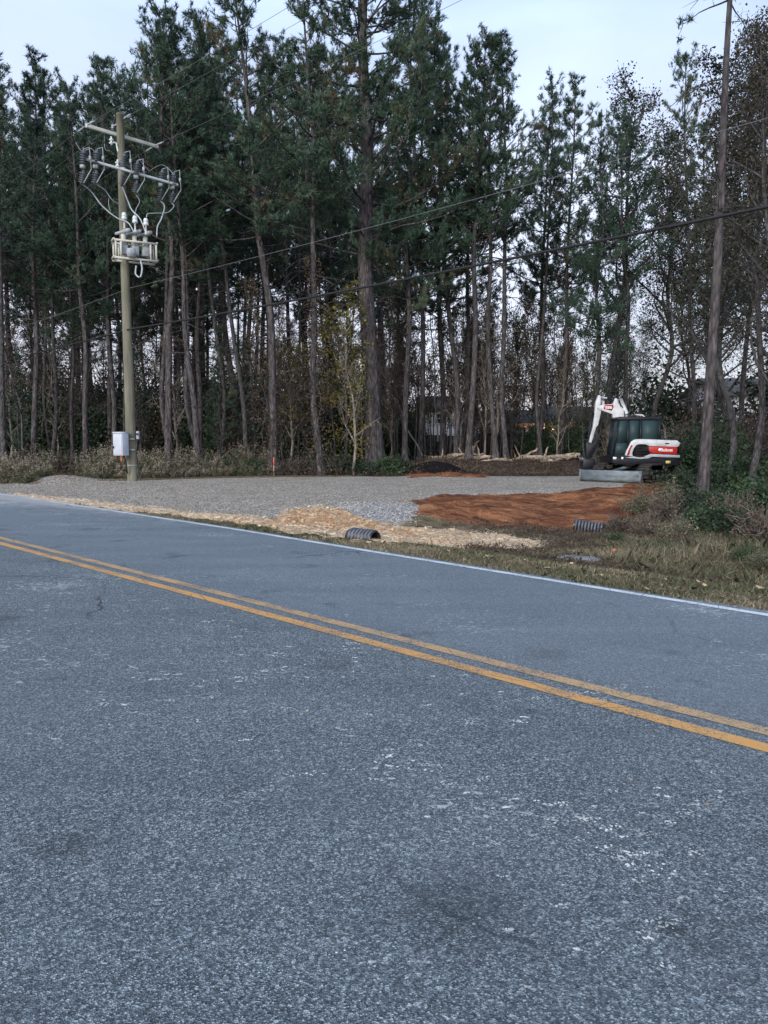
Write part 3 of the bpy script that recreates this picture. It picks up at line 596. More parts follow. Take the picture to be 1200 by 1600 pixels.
# understorey
UND = []
for i in range(150):
    y = random.uniform(43, 74); px = random.uniform(-60, 640); UND.append((px, y, random.choice(['uDark', 'uDark', 'uBrown', 'uGreen']), random.uniform(.9, 1.5)))
for i in range(12): UND.append((random.uniform(760, 940), random.uniform(57.5, 62), random.choice(['uDark', 'uTan', 'uGreen']), random.uniform(.7, 1.1)))
for i in range(46): UND.append((random.uniform(-80, 560), random.uniform(47, 76), random.choice(['uDark', 'uBrown', 'uDark', 'uGreen']), random.uniform(1.5, 2.3)))
for i in range(10): UND.append((random.uniform(840, 930), random.uniform(46, 53), 'uGreen', random.uniform(.8, 1.3)))
for px, y, k, s in UND:
    p = gpos(px, y, 715); c = 'dark evergreen' if k == 'uDark' else 'leafy green' if k == 'uGreen' else 'brown leaved'; side = 'in the wood left of the giant pine' if px < 600 else 'near the back fence'
    plant(k, 'large_shrub', 'shrub', c+' shrub '+side, p, sz=s, group=c+' shrubs '+side, parts=('stems', 'foliage'))
for px, y, k, s, lab in [
 (965, 37.5, 'uTan', 1.0, 'orange brown bush behind the excavator boom'), (1010, 38, 'uTan', 1.15, 'tan twiggy bush directly behind the excavator cab'),
 (1052, 36, 'uTan', 1.1, 'pale tan bush between the cab and the lone bare pine'), (1050, 37.5, 'uDark', .75, 'dark evergreen bush behind the excavator tail'),
 (1092, 33, 'uDark', .8, 'dark evergreen bush behind the lone bare pine'), (1130, 30, 'uDark', .75, 'dark evergreen bush right of the lone bare pine'),
 (1145, 27, 'uGreen', .85, 'leafy green bush behind the tall bright green shrub'), (1185, 30, 'uBrown', 1.2, 'tall brown thicket near the right edge behind green shrubs'),
 (1165, 28, 'uBrown', .8, 'brown leaved bush near the right edge behind green shrubs'), (1200, 26, 'uBrown', .8, 'brown leaved bush cut by the right edge'),
 (1040, 52, 'uDark', 2.0, 'big distant evergreen seen past the excavator roof'), (1085, 50, 'uBrown', 2.0, 'big distant brown bush seen left of the lone bare pine'),
 (1005, 56, 'uGreen', 1.9, 'distant green tree mass above the excavator cab'), (1120, 46, 'uTan', 1.7, 'tall tan thicket behind the lone bare pine'), (1230, 40, 'uDark', 2, 'dark thicket at the right edge behind the leafy trees'),
 (905, 52, 'uGreen', 1.3, 'yellow green tree mass over the lit porch'), (945, 50, 'uBrown', 1.2, 'brown thicket behind the excavator arm'), (1180, 44, 'uTan', 1.3, 'tan thicket in the gap at the right edge')]:
    plant(k, 'large_shrub', 'shrub', lab, gpos(px, y, 720), sz=s, parts=('stems', 'foliage'))
# leafy trees filling the far side of the wood
rk = random.Random(5)
for i in range(58):
    y = rk.uniform(50, 78) if i % 2 else rk.uniform(44, 60); px = rk.uniform(-40, 640) if i < 40 else rk.uniform(620, 1010)
    if px > 620: y = rk.uniform(66, 82)
    p = gpos(px, y, 715); side = 'left of the giant pine' if px < 600 else 'beyond the back fence'; k = rk.choice(['dA', 'dB', 'dC'])
    plant(k, 'deciduous_tree', 'tree', 'dim leafy tree far back in the wood '+side, p, H=rk.uniform(8, 15)*(1.1 if px > 620 else 1), h0=HP[k], group='dim leafy trees '+side)
# vines hanging on trunks
def vine(px, Yd, topz, r, n, mat, label, lean=(0, 0)):
    p = gpos(px, Yd, 735); rr = np.random.default_rng(int(px)); g = Geo(); w_ = Geo(); z = rr.uniform(0, 1, n)**.8*topz; a = rr.uniform(0, 6.3, n)
    cl_ = .5+.9*vnoise(z*1.7, a*.8, 1, 5); rad = r*cl_*rr.uniform(.3, 1.1, n)*(1-.35*z/topz)
    P = np.column_stack([np.cos(a)*rad+lean[0]*z, np.sin(a)*rad+lean[1]*z, z]); kp = rr.random(n) < np.clip((fbm(z*1.2+px, a*.9, 1.0, 5)-.36)*3.5, .04, .75); P = P[kp]; leaves(g, P, .10, rr, .15+.7*vnoise(z[kp]*2, a[kp], 1, 8), .8)
    for k in range(70):
        zz = rr.uniform(.6, topz); aa = rr.uniform(0, 6.3); st_ = np.array([math.cos(aa)*r*.3+lean[0]*zz, math.sin(aa)*r*.3, zz]); B = branch(rr, st_, np.array([math.cos(aa), math.sin(aa), .1]), rr.uniform(.5, 2.0)*min(1.6, r+.4), -.22, 7, .22); w_.tube(B, .007, 3, False)
    zz = np.linspace(0, topz, 20); w_.tube(np.column_stack([lean[0]*zz+.2*np.cos(zz*2), -.2+.1*np.sin(zz*2), zz]), .02, 5, False)
    o = thing('climbing_vine', label, 'vine', p); obj('stems', w_, M['bark2'], o); obj('leaves', g, mat, o)
vine(424, 33.8, 8.5, .75, 5200, M['brown'], 'brown vine tangle climbing the leaning pine above the orange stake', (-.10, 0))
vine(500, 33.8, 9.5, .7, 4200, M['brown'], 'brown vine tangle hanging on the pale slim pine', (-.03, 0))
vine(455, 35.5, 6, 1.5, 3800, M['brown'], 'curtain of dead brown vines between the two vine hung pines')
vine(545, 35.5, 6.0, 1.3, 3800, M['yellow'], 'yellow and brown vine thicket at the left foot of the giant pine')
vine(930, 37.8, 12, .8, 5200, M['dark'], 'dark ivy around the dense pine behind the excavator arm')
vine(974, 40.8, 12.5, .75, 4200, M['dark'], 'dark ivy around the pine behind the excavator cab')

# ------------------------------------------------------------------ shrubs in front, weeds, grass, stones
def gp(px, py): x, y, z = G2(px, py); return Vector((x, y, z))
for k, px, py, s, lab in [
 ('sGreen', 1142, 762, 2.0, 'tall bright green shrub right of the lone bare pine'), ('sGreen', 1165, 790, 1.5, 'green shrub below the tall bright green one'),
 ('sGreen', 1120, 800, 1.2, 'green shrub at the right foot of the lone bare pine'), ('sDark', 1068, 775, 1.35, 'dark leafy shrub between excavator tracks and lone bare pine'),
 ('sOlive', 1050, 790, 1.1, 'olive weedy shrub left of the lone bare pine'), ('sDark', 1085, 805, 1.2, 'dark shrub in front of the lone bare pine'),
 ('sBrown', 1040, 812, 1.2, 'dead brown brush pile right of the far culvert pipe'), ('sOlive', 1000, 800, 1.0, 'yellowish weeds growing on the edge of the red clay'),
 ('sGreen', 1100, 832, 1.25, 'green shrub low in the ditch right of the far pipe'), ('sDark', 1140, 838, 1.2, 'dark shrub low in the ditch near the right edge'),
 ('sBrown', 1150, 815, 1.3, 'brown twiggy shrub among the green ones at right'), ('sBrown', 1192, 850, 1.5, 'reddish brown shrub cut by the right edge'),
 ('sGreen', 1195, 800, 1.5, 'light green shrub at the right edge'), ('sBrown', 965, 830, .8, 'small dead brush clump beside the far culvert pipe'),
 ('sBrown', 1010, 835, .9, 'flat dead brush in the ditch right of the far culvert pipe'), ('sOlive', 1060, 845, .9, 'olive weed clump in the ditch'), ('sGreen', 1225, 770, 2, 'large green shrub just beyond the right edge'),
 ('sBrown', 905, 848, .45, 'tiny dead clump on the sand end below the far pipe'), ('sOlive', 985, 862, .5, 'small olive weed clump above the orange flag'), ('sGreen', 1035, 868, .55, 'low green weed in the verge right of the orange flag'),
 ('sOlive', 1110, 872, .6, 'pale grassy weed clump low on the right verge'), ('sGreen', 1165, 880, .6, 'low green weed clump near the right edge of the verge'), ('sBrown', 1075, 862, .6, 'low dead brown clump in the middle of the right verge'), ('sOlive', 1190, 892, .6, 'dry grassy clump at the right edge of the verge'), ('sGreen', 960, 850, .45, 'small green weed just below the far culvert pipe'),
 ('sOlive', 1003, 768, .45, 'leafy weed clump in front of the excavator near track'),
 ('sDark', 1180, 765, 2.0, 'dark tall shrub behind the green ones at the right'), ('sDark', 1100, 765, 1.3, 'dark shrub behind the foot of the lone bare pine')]:
    plant(k, 'shrub', 'shrub', lab, gp(px, py), sz=s, parts=('stems', 'foliage'))
for px, Yd, k, s, lab in [(345, 34.6, 'sGreen', 1.5, 'green shrub among weeds below the pale stubbed pine'), (402, 34.2, 'sGreen', 1.4, 'green shrub at the foot of the vine wrapped pine'),
 (605, 34.6, 'sGreen', 1.6, 'green shrub at the right foot of the giant pine'), (545, 34.4, 'sDark', 1.6, 'dark green shrub at the left foot of the giant pine'), (470, 34.3, 'sBrown', 1.7, 'brown brush below the vine curtain'),
 (435, 34.0, 'sBrown', 1.4, 'brown brush beside the orange stake'), (520, 34.2, 'sBrown', 1.5, 'brown brush left of the bare snag'), (625, 34.8, 'sDark', 1.3, 'dark twiggy heap at the left end of the soil pile'),
 (575, 33.9, 'sDark', 1.1, 'low dark shrub in front of the giant pine'), (40, 36, 'sBrown', 2.4, 'round brown thicket behind the weeds at the far left'), (95, 36.5, 'sBrown', 2.0, 'brown thicket behind the weeds left of the cabinet'),
 (235, 34.5, 'sGreen', 1.8, 'green shrub behind the utility pole foot'), (150, 35.5, 'sDark', 2, 'dark shrub behind the grey metal cabinet'), (300, 35.5, 'sBrown', 2.0, 'brown brush beside the pale stubbed pine'), (490, 35.8, 'sDark', 2.0, 'dark shrub behind the pale slim pine'), (375, 36, 'sDark', 2.1, 'dark shrub left of the vine wrapped pine')]:
    plant(k, 'shrub', 'shrub', lab, gpos(px, Yd, 735), sz=s, parts=('stems', 'foliage'))

def blades(n, x, y, L, wd, rr, va, lean=.35, mat='grass', nm='grass'):
    z = ZT(x, y); P = np.column_stack([x, y, z-.01]); d = nrm(np.column_stack([rr.normal(0, lean, n), rr.normal(0, lean, n), np.ones(n)])); sd = nrm(np.cross(d, rr.normal(0, 1, (n, 3))))*wd[:, None]/2
    mid = P+d*L[:, None]*.55; tip = P+nrm(d+np.column_stack([rr.normal(0, .35, n), rr.normal(0, .35, n), -.15*np.ones(n)]))*L[:, None]
    V = np.stack([P-sd, P+sd, mid+sd*.7, tip, mid-sd*.7], 1); g = Geo(); g.add(V.reshape(-1, 3), np.arange(5*n).reshape(n, 5), np.repeat(np.clip(va, 0, 1), 5)); return g
rr = np.random.default_rng(77)
# mown verge and rough ditch grass
n = 330000; s = rr.uniform(-12.5, 9.5, n); d = .12+rr.power(.75, n)*9.5; x, y = xy_(s, d+edge(s)); ok = y > 2
x, y, s, d = x[ok], y[ok], s[ok], d[ok]
bare = np.maximum.reduce([soft(x, y, Z_SAND, .3, .5), soft(x, y, Z_GRAVEL, .3, .6)*1.3, soft(x, y, Z_CLAY, .3, .6)*1.2])
pat = fbm(x, y, 1.1, 91, 4); keep = (rr.random(len(x)) < np.clip((pat-.30)*3.2, .05, 1)) & (bare < .3) & ~((d > 2.6) & (s < -2.0)) & (rr.random(len(x)) < np.where(s < -2.5, .55, 1))
x, y, s, d, pat = x[keep], y[keep], s[keep], d[keep], pat[keep]; n = len(x)
tall = sst(d, 1.3, 3.2)*sst(s, -1.5, 2)*sst(fbm(x, y, .8, 95), .35, .6); L = rr.uniform(.03, .09, n)*(1-tall)+rr.uniform(.12, .42, n)*tall
va = .02+.9*fbm(x, y, .9, 97, 4)+rr.normal(0, .24, n)
g = blades(n, x, y, L, rr.uniform(.005, .011, n)*(1+tall*.3), rr, va, .5); tag(obj('verge_grass', g, M['grass']), 'short green and straw coloured grass along the white edge line and in the ditch', 'grass', kind='stuff')
# dead brush and litter over the ditch
n = 26000; s = rr.uniform(-4, 10, n); d = rr.uniform(1.6, 9, n); x, y = xy_(s, d); bare = np.maximum.reduce([soft(x, y, Z_SAND, .3, .5), soft(x, y, Z_GRAVEL, .3, .6), soft(x, y, Z_CLAY, .2, .6)])
keep = (bare < .35) & (rr.random(n) < np.clip((fbm(x, y, .9, 33)-.35)*4, 0, 1)); x, y = x[keep], y[keep]; n = len(x)
g = Geo(); P = np.column_stack([x, y, ZT(x, y)+rr.uniform(.0, .12, n)]); leaves(g, P, .055, rr, rr.uniform(.1, .95, n), .1); 
h = Geo(); m = 9000; ii = rr.integers(0, n, m); pp = P[ii]; dd2 = nrm(rr.normal(0, 1, (m, 3))*[1, 1, .45]); L_ = rr.uniform(.12, .5, (m, 1)); sd2 = nrm(np.cross(dd2, rr.normal(0, 1, (m, 3))))*.0045; g.tris(np.stack([pp-sd2, pp+sd2, pp+dd2*L_], 1), rr.uniform(.3, 1, m))
tag(obj('dead_brush', g, M['brown']), 'dead brown brush and leaf litter lying over the ditch', 'brush', kind='stuff')
# brush, roots and twigs over the spoil behind the pad
n = 5200; x = rr.uniform(-.5, 14, n); y = rr.uniform(34.2, 43, n); keep = (soft(x, y, Z_GRAVEL, .2, .6) < .2) & (rr.random(n) < np.clip((fbm(x, y, 1.4, 55)-.34)*4, .05, 1)); x, y = x[keep], y[keep]; n = len(x)
P = np.column_stack([x, y, ZT(x, y)+rr.uniform(0, .12, n)]); dd2 = nrm(rr.normal(0, 1, (n, 3))*[1, 1, .4]); L_ = rr.uniform(.2, 1.1, (n, 1)); sd2 = nrm(np.cross(dd2, rr.normal(0, 1, (n, 3))))*rr.uniform(.006, .018, (n, 1)); g = Geo(); g.tris(np.stack([P-sd2, P+sd2, P+dd2*L_], 1), rr.uniform(.2, 1, n)); jj = rr.integers(0, n, 9000); leaves(g, P[jj]+rr.normal(0, .2, (9000, 3))*[1, 1, .3]+[0, 0, .05], .09, rr, rr.uniform(.0, .9, 9000), 0)
tag(obj('spoil_brush', g, M['brown']), 'torn roots, twigs and leaf litter strewn over the soil bank behind the pad', 'brush', kind='stuff')
# weeds at the edge of the wood behind the pad
n = 3600; px = rr.uniform(-160, 430, n); yy = rr.uniform(0, 1, n); Yd = np.interp(px, [-160, 0, 130, 400, 430], [27.0, 27.0, 30.2, 33.2, 33.6])+yy*3.2; x = (px-600)/1200*Yd*1.0; y = Yd; z = ZT(x, y)
keep = soft(x, y, Z_GRAVEL, .2, .6) < .3; x, y, z, yy = x[keep], y[keep], z[keep], yy[keep]; n = len(x); g = Geo()
Hh = rr.uniform(.35, 1.2, n)*(.30+.7*sst(yy, 0, .7))*(.45+1.1*fbm(x, y, 1.3, 46)); tone = np.clip(.15+.55*fbm(x, y, 1.5, 44)+rr.normal(0, .1, n), 0, 1)
B = np.column_stack([x, y, z]); d = nrm(np.column_stack([rr.normal(0, .15, n), rr.normal(0, .15, n), np.ones(n)])); T = B+d*Hh[:, None]; sd = nrm(np.cross(d, rr.normal(0, 1, (n, 3))))*.006
g.tris(np.stack([B-sd, B+sd, T], 1), tone)
k = 12; u = rr.uniform(.1, .85, (n, k, 1)); P = (B[:, None]+(T-B)[:, None]*u).reshape(-1, 3); leaves(g, P, .14, rr, np.repeat(tone, k)*.75, -.1, .14)
k = 16; pl = rr.random(n) < .5; u = rr.uniform(.82, 1.08, (pl.sum(), k, 1)); P = (B[pl][:, None]+(T-B)[pl][:, None]*u).reshape(-1, 3)+rr.normal(0, .035, (pl.sum()*k, 3)); leaves(g, P, .05, rr, np.repeat(np.clip(tone[pl]+.35, 0, 1), k), 0, .4)
tag(obj('roadside_weeds', g, M['tan']), 'tall dry goldenrod weeds with pale plumes at the edge of the wood', 'weeds', kind='stuff')
# forest floor litter and low growth behind the pad
n = 60000; x = rr.uniform(-24, 12, n); y = rr.uniform(33, 50, n); keep = (soft(x, y, Z_GRAVEL, .2, .6) < .3) & (rr.random(n) < np.clip(1.25-(y-33)/20, .2, 1)) & ~((x > 0) & (rr.random(n) < .8)); x, y = x[keep], y[keep]; n = len(x); g = Geo(); leaves(g, np.column_stack([x, y, ZT(x, y)+rr.uniform(0, .35, n)**1.5]), .12, rr, .15+.6*fbm(x, y, 2, 3)+rr.normal(0, .1, n), -.2, .2)
tag(obj('ground_cover', g, M['brown']), 'low brown growth and leaf litter on the floor of the pine wood', 'ground cover', kind='stuff')
# loose crushed stone over the pad edge and fresh slope
def stones(n, x, y, r, va):
    base = np.array([[1, 0, 0], [-1, 0, 0], [0, 1, 0], [0, -1, 0], [0, 0, 1], [0, 0, -1.]]); f = np.array([[0, 2, 4], [2, 1, 4], [1, 3, 4], [3, 0, 4], [2, 0, 5], [1, 2, 5], [3, 1, 5], [0, 3, 5]])
    V = base[None]*rr.uniform(.5, 1.1, (n, 6, 1))*r[:, None, None]; a = rr.uniform(0, 6.3, n); c, s_ = np.cos(a), np.sin(a); V = np.stack([V[..., 0]*c[:, None]-V[..., 1]*s_[:, None], V[..., 0]*s_[:, None]+V[..., 1]*c[:, None], V[..., 2]*.7], -1)+rr.normal(0, .15, (n, 6, 3))*r[:, None, None]
    V += np.column_stack([x, y, ZT(x, y)+r*.25])[:, None]; g = Geo(); g.add(V.reshape(-1, 3), (np.arange(n)[:, None, None]*6+f[None]).reshape(-1, 3), np.repeat(va, 6)); return g
n = 60000; s = rr.uniform(-26, -2, n); d = rr.uniform(1.0, 22, n)*rr.random(n)**.4; x, y = xy_(s, d); ing = soft(x, y, Z_GRAVEL, .25, .6); infr = soft(x, y, Z_FRESH, .3, .6); keep = (rr.random(n) < ing*np.clip(.9-d/16, .12, 1)+infr); x, y = x[keep], y[keep]; infr = infr[keep]
x = np.concatenate([x, rr.normal(-12.3, .9, 2600), ]); y = np.concatenate([y, rr.normal(29.0, .55, 2600)]); infr = np.concatenate([infr, np.full(2600, -.1)]); n = len(x)
g = stones(n, x, y, rr.uniform(.010, .030, n), np.clip(rr.uniform(.05, .75, n)+infr*.3, 0, 1)); tag(obj('loose_gravel', g, M['stone']), 'loose grey crushed stone scattered over the new driveway pad', 'gravel', kind='stuff')
# clods on sand and clay
n = 9000; s = rr.uniform(-12, 3, n); d = rr.uniform(.6, 8, n); x, y = xy_(s, d); keep = (soft(x, y, Z_SAND, .3, .5) > .3) & (rr.random(n) < .5); x, y = x[keep], y[keep]; n = len(x)
tcl = MT('sand_clods', .95, .1); tcl.col(tcl.ramp(tcl.attr('v'), [(.1, (.40, .22, .11)), (.6, (.62, .40, .22)), (.95, (.74, .58, .38))]))
tst = MT('straw', .9, .1); tst.col(tst.ramp(tst.attr('v'), [(.5, (.50, .37, .25)), (.95, (.86, .75, .58))])); STRAW = tst.m
s_t = rr.uniform(-14, 3, 26000); d_t = rr.uniform(.3, 8, 26000); x2, y2 = xy_(s_t, d_t); kp = soft(x2, y2, Z_SAND, .45, .5) > .2; x2, y2 = x2[kp], y2[kp]; ogx, ogy, _g = G2(492, 815); kp = rr.random(len(x2)) < np.clip((fbm(x2, y2, .5, 66)-.3)*3, 0, .8)*(1-.85*np.exp(-((x2-ogx)**2+(y2-ogy)**2)/1.8**2)); x2, y2 = x2[kp], y2[kp]; n2 = len(x2)
P = np.column_stack([x2, y2, ZT(x2, y2)+rr.uniform(.02, .06, n2)]); dq = nrm(rr.normal(0, 1, (n2, 3))*[1, 1, .25]); sq = nrm(np.cross(dq, rr.normal(0, 1, (n2, 3))))*.004; gs_ = Geo(); gs_.tris(np.stack([P-sq, P+sq, P+dq*rr.uniform(.06, .22, (n2, 1))], 1), rr.uniform(.6, 1, n2)); tag(obj('loose_straw', gs_, STRAW), 'loose pale straw strewn over the sand beside the road', 'straw', kind='stuff')
tag(obj('sand_clods', stones(n, x, y, rr.uniform(.010, .055, n)*rr.uniform(.3, 1.2, n)**1.5, rr.random(n)), tcl.m), 'small crumbly clods of orange sand beside the near culvert pipe', 'clods', kind='stuff')
# single fallen leaves on the verge
lf = Geo(); a = np.linspace(0, 2*np.pi, 11)[:-1]; rad = np.array([1, .55, .95, .5, .9, .45, .9, .5, .95, .55]); ring = np.column_stack([np.cos(a)*rad, np.sin(a)*rad*.8, .25*np.abs(np.sin(a*1.5))]); lf.add(np.vstack([ring, [[0, 0, .0]]]), [(i, (i+1) % 10, 10) for i in range(10)], .6); lfm = lf.mesh('fallen_leaf', M['leaf'])
LP = [(1010, 928, 1.5), (1022, 918, 1), (975, 902, .9), (1040, 912, .7), (1150, 910, 1.0), (1185, 925, 1.2), (1195, 938, 1), (855, 893, .9), (893, 886, .7), (1090, 915, .7), (1100, 921, .7), (1015, 908, .7), (520, 846, .9), (575, 852, .8), (590, 858, .9), (565, 846, .7), (450, 836, .6), (700, 866, .7), (760, 874, .7), (820, 880, .6), (1070, 930, .7), (1130, 940, .8), (940, 905, .7), (640, 862, .6)]
for i, (px, py, s) in enumerate(LP):
    lo = link('fallen_leaf', lfm, None, gp(px, py)+Vector((0, 0, .045))); lo.scale = (.055*s,)*3; lo.rotation_euler = (random.uniform(-.5, .5), random.uniform(-.5, .5), random.uniform(0, 6)); tag(lo, 'small curled tan leaf lying on the grass verge near the white edge line', 'leaf', 'fallen leaves on the verge')
for px, py, s in ((1105, 1277, .6), (480, 1126, .6), (142, 1177, .5), (985, 1236, .5)):
    lo = link('fallen_leaf', lfm, None, gp(px, py)+Vector((0, 0, .056))); lo.scale = (.022*s,)*3; lo.rotation_euler = (.2, .1, random.uniform(0, 6)); tag(lo, 'tiny pale leaf lying on the dark asphalt of the near lane', 'leaf', 'leaves on the asphalt')
# flecks of dried pale mud stuck to the asphalt
rm = np.random.default_rng(19); g = Geo(); CL = [(950, 1320, .22, 26), (1000, 1350, .18, 14), (1010, 1470, .16, 12), (1100, 1275, .12, 7), (930, 1090, .3, 22), (640, 1215, .35, 18), (820, 1265, .25, 12), (430, 1050, .5, 34), (250, 1065, .6, 26), (560, 1030, .4, 16), (90, 915, .9, 60), (170, 960, .9, 26), (300, 1090, .5, 18), (1050, 1240, .5, 14), (720, 1480, .5, 10), (500, 1200, 1.0, 24), (380, 990, .8, 20), (750, 1120, .8, 24), (200, 1150, .8, 20), (300, 900, 1.4, 24), (700, 960, 1.2, 16)]
for cx, cy, rad_, k_ in CL:
    bx0, by0, _g = G2(cx, cy)
    for _q in range(int(k_*.8)):
        x0, y0 = bx0+rm.normal(0, rad_*.5), by0+rm.normal(0, rad_*.5); sp_ = rm.gamma(2, .006)+.003; ro = rm.uniform(-.4, .4); tone_ = rm.uniform(0, 1)
        for _w in range(int(rm.integers(3, 12)*(1+sp_*30))):
            ex_, ey_ = rm.normal(0, sp_*1.5), rm.normal(0, sp_*.6); cxx, cyy = x0+ex_*math.cos(ro)-ey_*math.sin(ro), y0+ex_*math.sin(ro)+ey_*math.cos(ro); _s, dq_ = sd_(cxx, cyy)
            if dq_ > -.1 or dq_ < -7: continue
            m = 6; an = np.arange(m)*2*np.pi/m; rq = rm.uniform(.002, .0085)*rm.uniform(.5, 1.2, m); g.add(np.vstack([np.column_stack([cxx+np.cos(an)*rq, cyy+np.sin(an)*rq, np.full(m, .0008)]), [[cxx, cyy, .003]]]), [(i, (i+1) % m, m) for i in range(m)], np.clip(tone_+rm.normal(0, .15), 0, 1))
tmud = MT('dried_mud', .95, .1); tmud.col(tmud.ramp(tmud.attr('v'), [(.1, (.30, .31, .29)), (.9, (.66, .67, .62))])); tag(obj('mud_flecks', g, tmud.m), 'small pale flecks of dried mud stuck to the dark asphalt', 'mud flecks', kind='stuff')
# flat pale concrete piece and dark stain in the ditch grass
g = Geo(); p = gp(900, 880); g.prism([(-.32, 0), (-.2, .03), (.25, .035), (.36, .0), (.3, -.06), (-.3, -.06)], -.16, .16); o = obj('concrete_slab', g, M['cover'], bevel=.008, loc=p+Vector((0, 0, .07))); o.rotation_euler = (0, 0, -.5); tag(o, 'flat pale grey concrete slab lying in the grass of the ditch', 'slab')
g = Geo(); p = gp(962, 876)+Vector((0, 0, .03)); g.tube([(0, 0, 0), (.01, 0, .16)], .006, 5); fl = thing('survey_flag', 'small orange marker flag in the verge grass beside the concrete slab', 'marker flag', p); obj('stake', g, M['orange'], fl); g = Geo(); g.add([(.012, 0, .11), (.012, .003, .17), (-.05, .02, .175), (-.055, .012, .12)], [(0, 1, 2, 3)]); obj('flag', g, M['orange'], fl)
p = gpos(428, 33.0, 740); g = Geo(); g.prism([(-.014, -.1), (.014, -.1), (.014, .78), (0, .82), (-.014, .78)], -.012, .012); st_ = thing('survey_stake', 'thin wooden stake with orange tape at the foot of the vine wrapped pine', 'stake', p); obj('stake', g, M['logend'], st_); g = Geo(); g.box((0, -.002, .62), (.034, .03, .3)); obj('ribbon', g, M['orange'], st_)

# ------------------------------------------------------------------ culvert pipes
def culvert(label, p, dirv, r, L, pitch=.055):
    o = thing('culvert_pipe', label, 'pipe', p); d = Vector(dirv).normalized(); Mx = d.to_track_quat('Z', 'Y').to_matrix()
    nR = int(L/pitch); prof = []; rib = []
    for i in range(nR):
        z0 = -i*pitch; prof += [(r*.86, z0), (r*.86, z0-pitch*.30), (r*.97, z0-pitch*.42), (r*.97, z0-pitch*.88), (r*.86, z0-pitch)]
        rib.append((z0-pitch*.42, z0-pitch*.88))
    g = Geo(); g.lathe([(r*.80, -L), (r*.80, -.005), (r*.83, 0)]+prof, (0, 0, 0), Mx, 40); obj('pipe_wall', g, M['hdpe'], o)
    for a_, b_ in rib:
        g = Geo(); g.lathe([(r*.96, a_+.002), (r*1.0, a_-.004), (r*1.0, b_+.004), (r*.96, b_-.002)], (0, 0, 0), Mx, 40); obj('pipe_rib', g, M['hdpe_dust'], o, True)
    return o
p = gp(587, 846); culvert('black corrugated culvert pipe with its open end beside the orange sand', (p.x, p.y+.05, p.z+.02), (U[0]*.98, U[1]*.8, -.02), .150, .54, .068)
p = gp(945, 832); culvert('black corrugated culvert pipe poking out below the red clay bank', (p.x, p.y+.1, p.z+.06), (.93, -.34, -.10), .145, .66, .070)

# ------------------------------------------------------------------ fallen logs on the soil pile
def log(px0, py0, px1, py1, Yd, r, label, bend=.1, fork=True, dY=.5):
    a = AT(px0, py0, Yd); b = AT(px1, py1, Yd+dY); n = 8; rr_ = np.random.default_rng(int(px0)); P = np.array([np.array(a)*(1-t)+np.array(b)*t for t in np.linspace(0, 1, n)]); P[1:-1] += rr_.normal(0, bend, (n-2, 3))*[.5, .6, .35]
    o = thing('fallen_log', label, 'log', a); P -= np.array(a); g = Geo(); g.tube(P, r*np.linspace(1, .7, n)*rr_.uniform(.9, 1.1, n), 10); 
    if fork:
        for k in (3, 5): g.tube(branch(rr_, P[k], nrm(P[k+1]-P[k]+rr_.normal(0, .7, 3)+[0, 0, .4]), rr_.uniform(.5, 1.3), 0, 5, .2), r*np.linspace(.5, .2, 5), 6)
    obj('log_trunk', g, M['logbark'], o, True)
    d = nrm(P[1]-P[0]); Mx = Vector(-d).to_track_quat('Z', 'Y').to_matrix(); g = Geo(); g.lathe([(r*.95, 0), (r*.9, .006), (0.001, .008)], P[0]-d*.003, Mx, 12); obj('cut_end', g, M['logend'], o)
for a in [(670, 716, 722, 712, 39.5, .14, 'short thick log at the left end of the log pile'), (716, 718, 765, 714, 39.2, .12, 'pale log second from the left in the log pile'), (762, 720, 815, 717, 39.0, .13, 'log with a bright cut end in the middle of the log pile'),
          (812, 717, 905, 711, 39.8, .15, 'longest pale log at the right of the pile'), (846, 723, 900, 713, 39.2, .12, 'lower pale log crossing under the longest one'), (700, 712, 755, 709, 40.2, .09, 'thin dark log lying behind the left end of the pile'), (800, 722, 840, 700, 39.6, .08, 'broken root stub sticking up from the log pile'),(742, 724, 770, 719, 38.8, .09, 'short cut log piece in front of the pile')]:
    log(*a)
# leaning poles of dead saplings
for px0, py0, px1, py1, Yd, lab in ((660, 712, 596, 585, 38, 'thin dead sapling leaning left against the wood beside the giant pine'), (640, 712, 612, 600, 39, 'pale thin sapling leaning beside the giant pine'), (684, 690, 672, 480, 40, 'pale thin sapling rising above the dirt pile')):
    a, b = AT(px0, py0, Yd), AT(px1, py1, Yd+.5); g = Geo(); P = np.array([np.array(a)*(1-t)+np.array(b)*t for t in np.linspace(0, 1, 8)]); P[1:-1] += rng.normal(0, .05, (6, 3)); o = thing('dead_sapling', lab, 'sapling', a); g.tube(P-np.array(a), np.linspace(.045, .02, 8), 6); obj('trunk', g, M['bark2'], o, True)

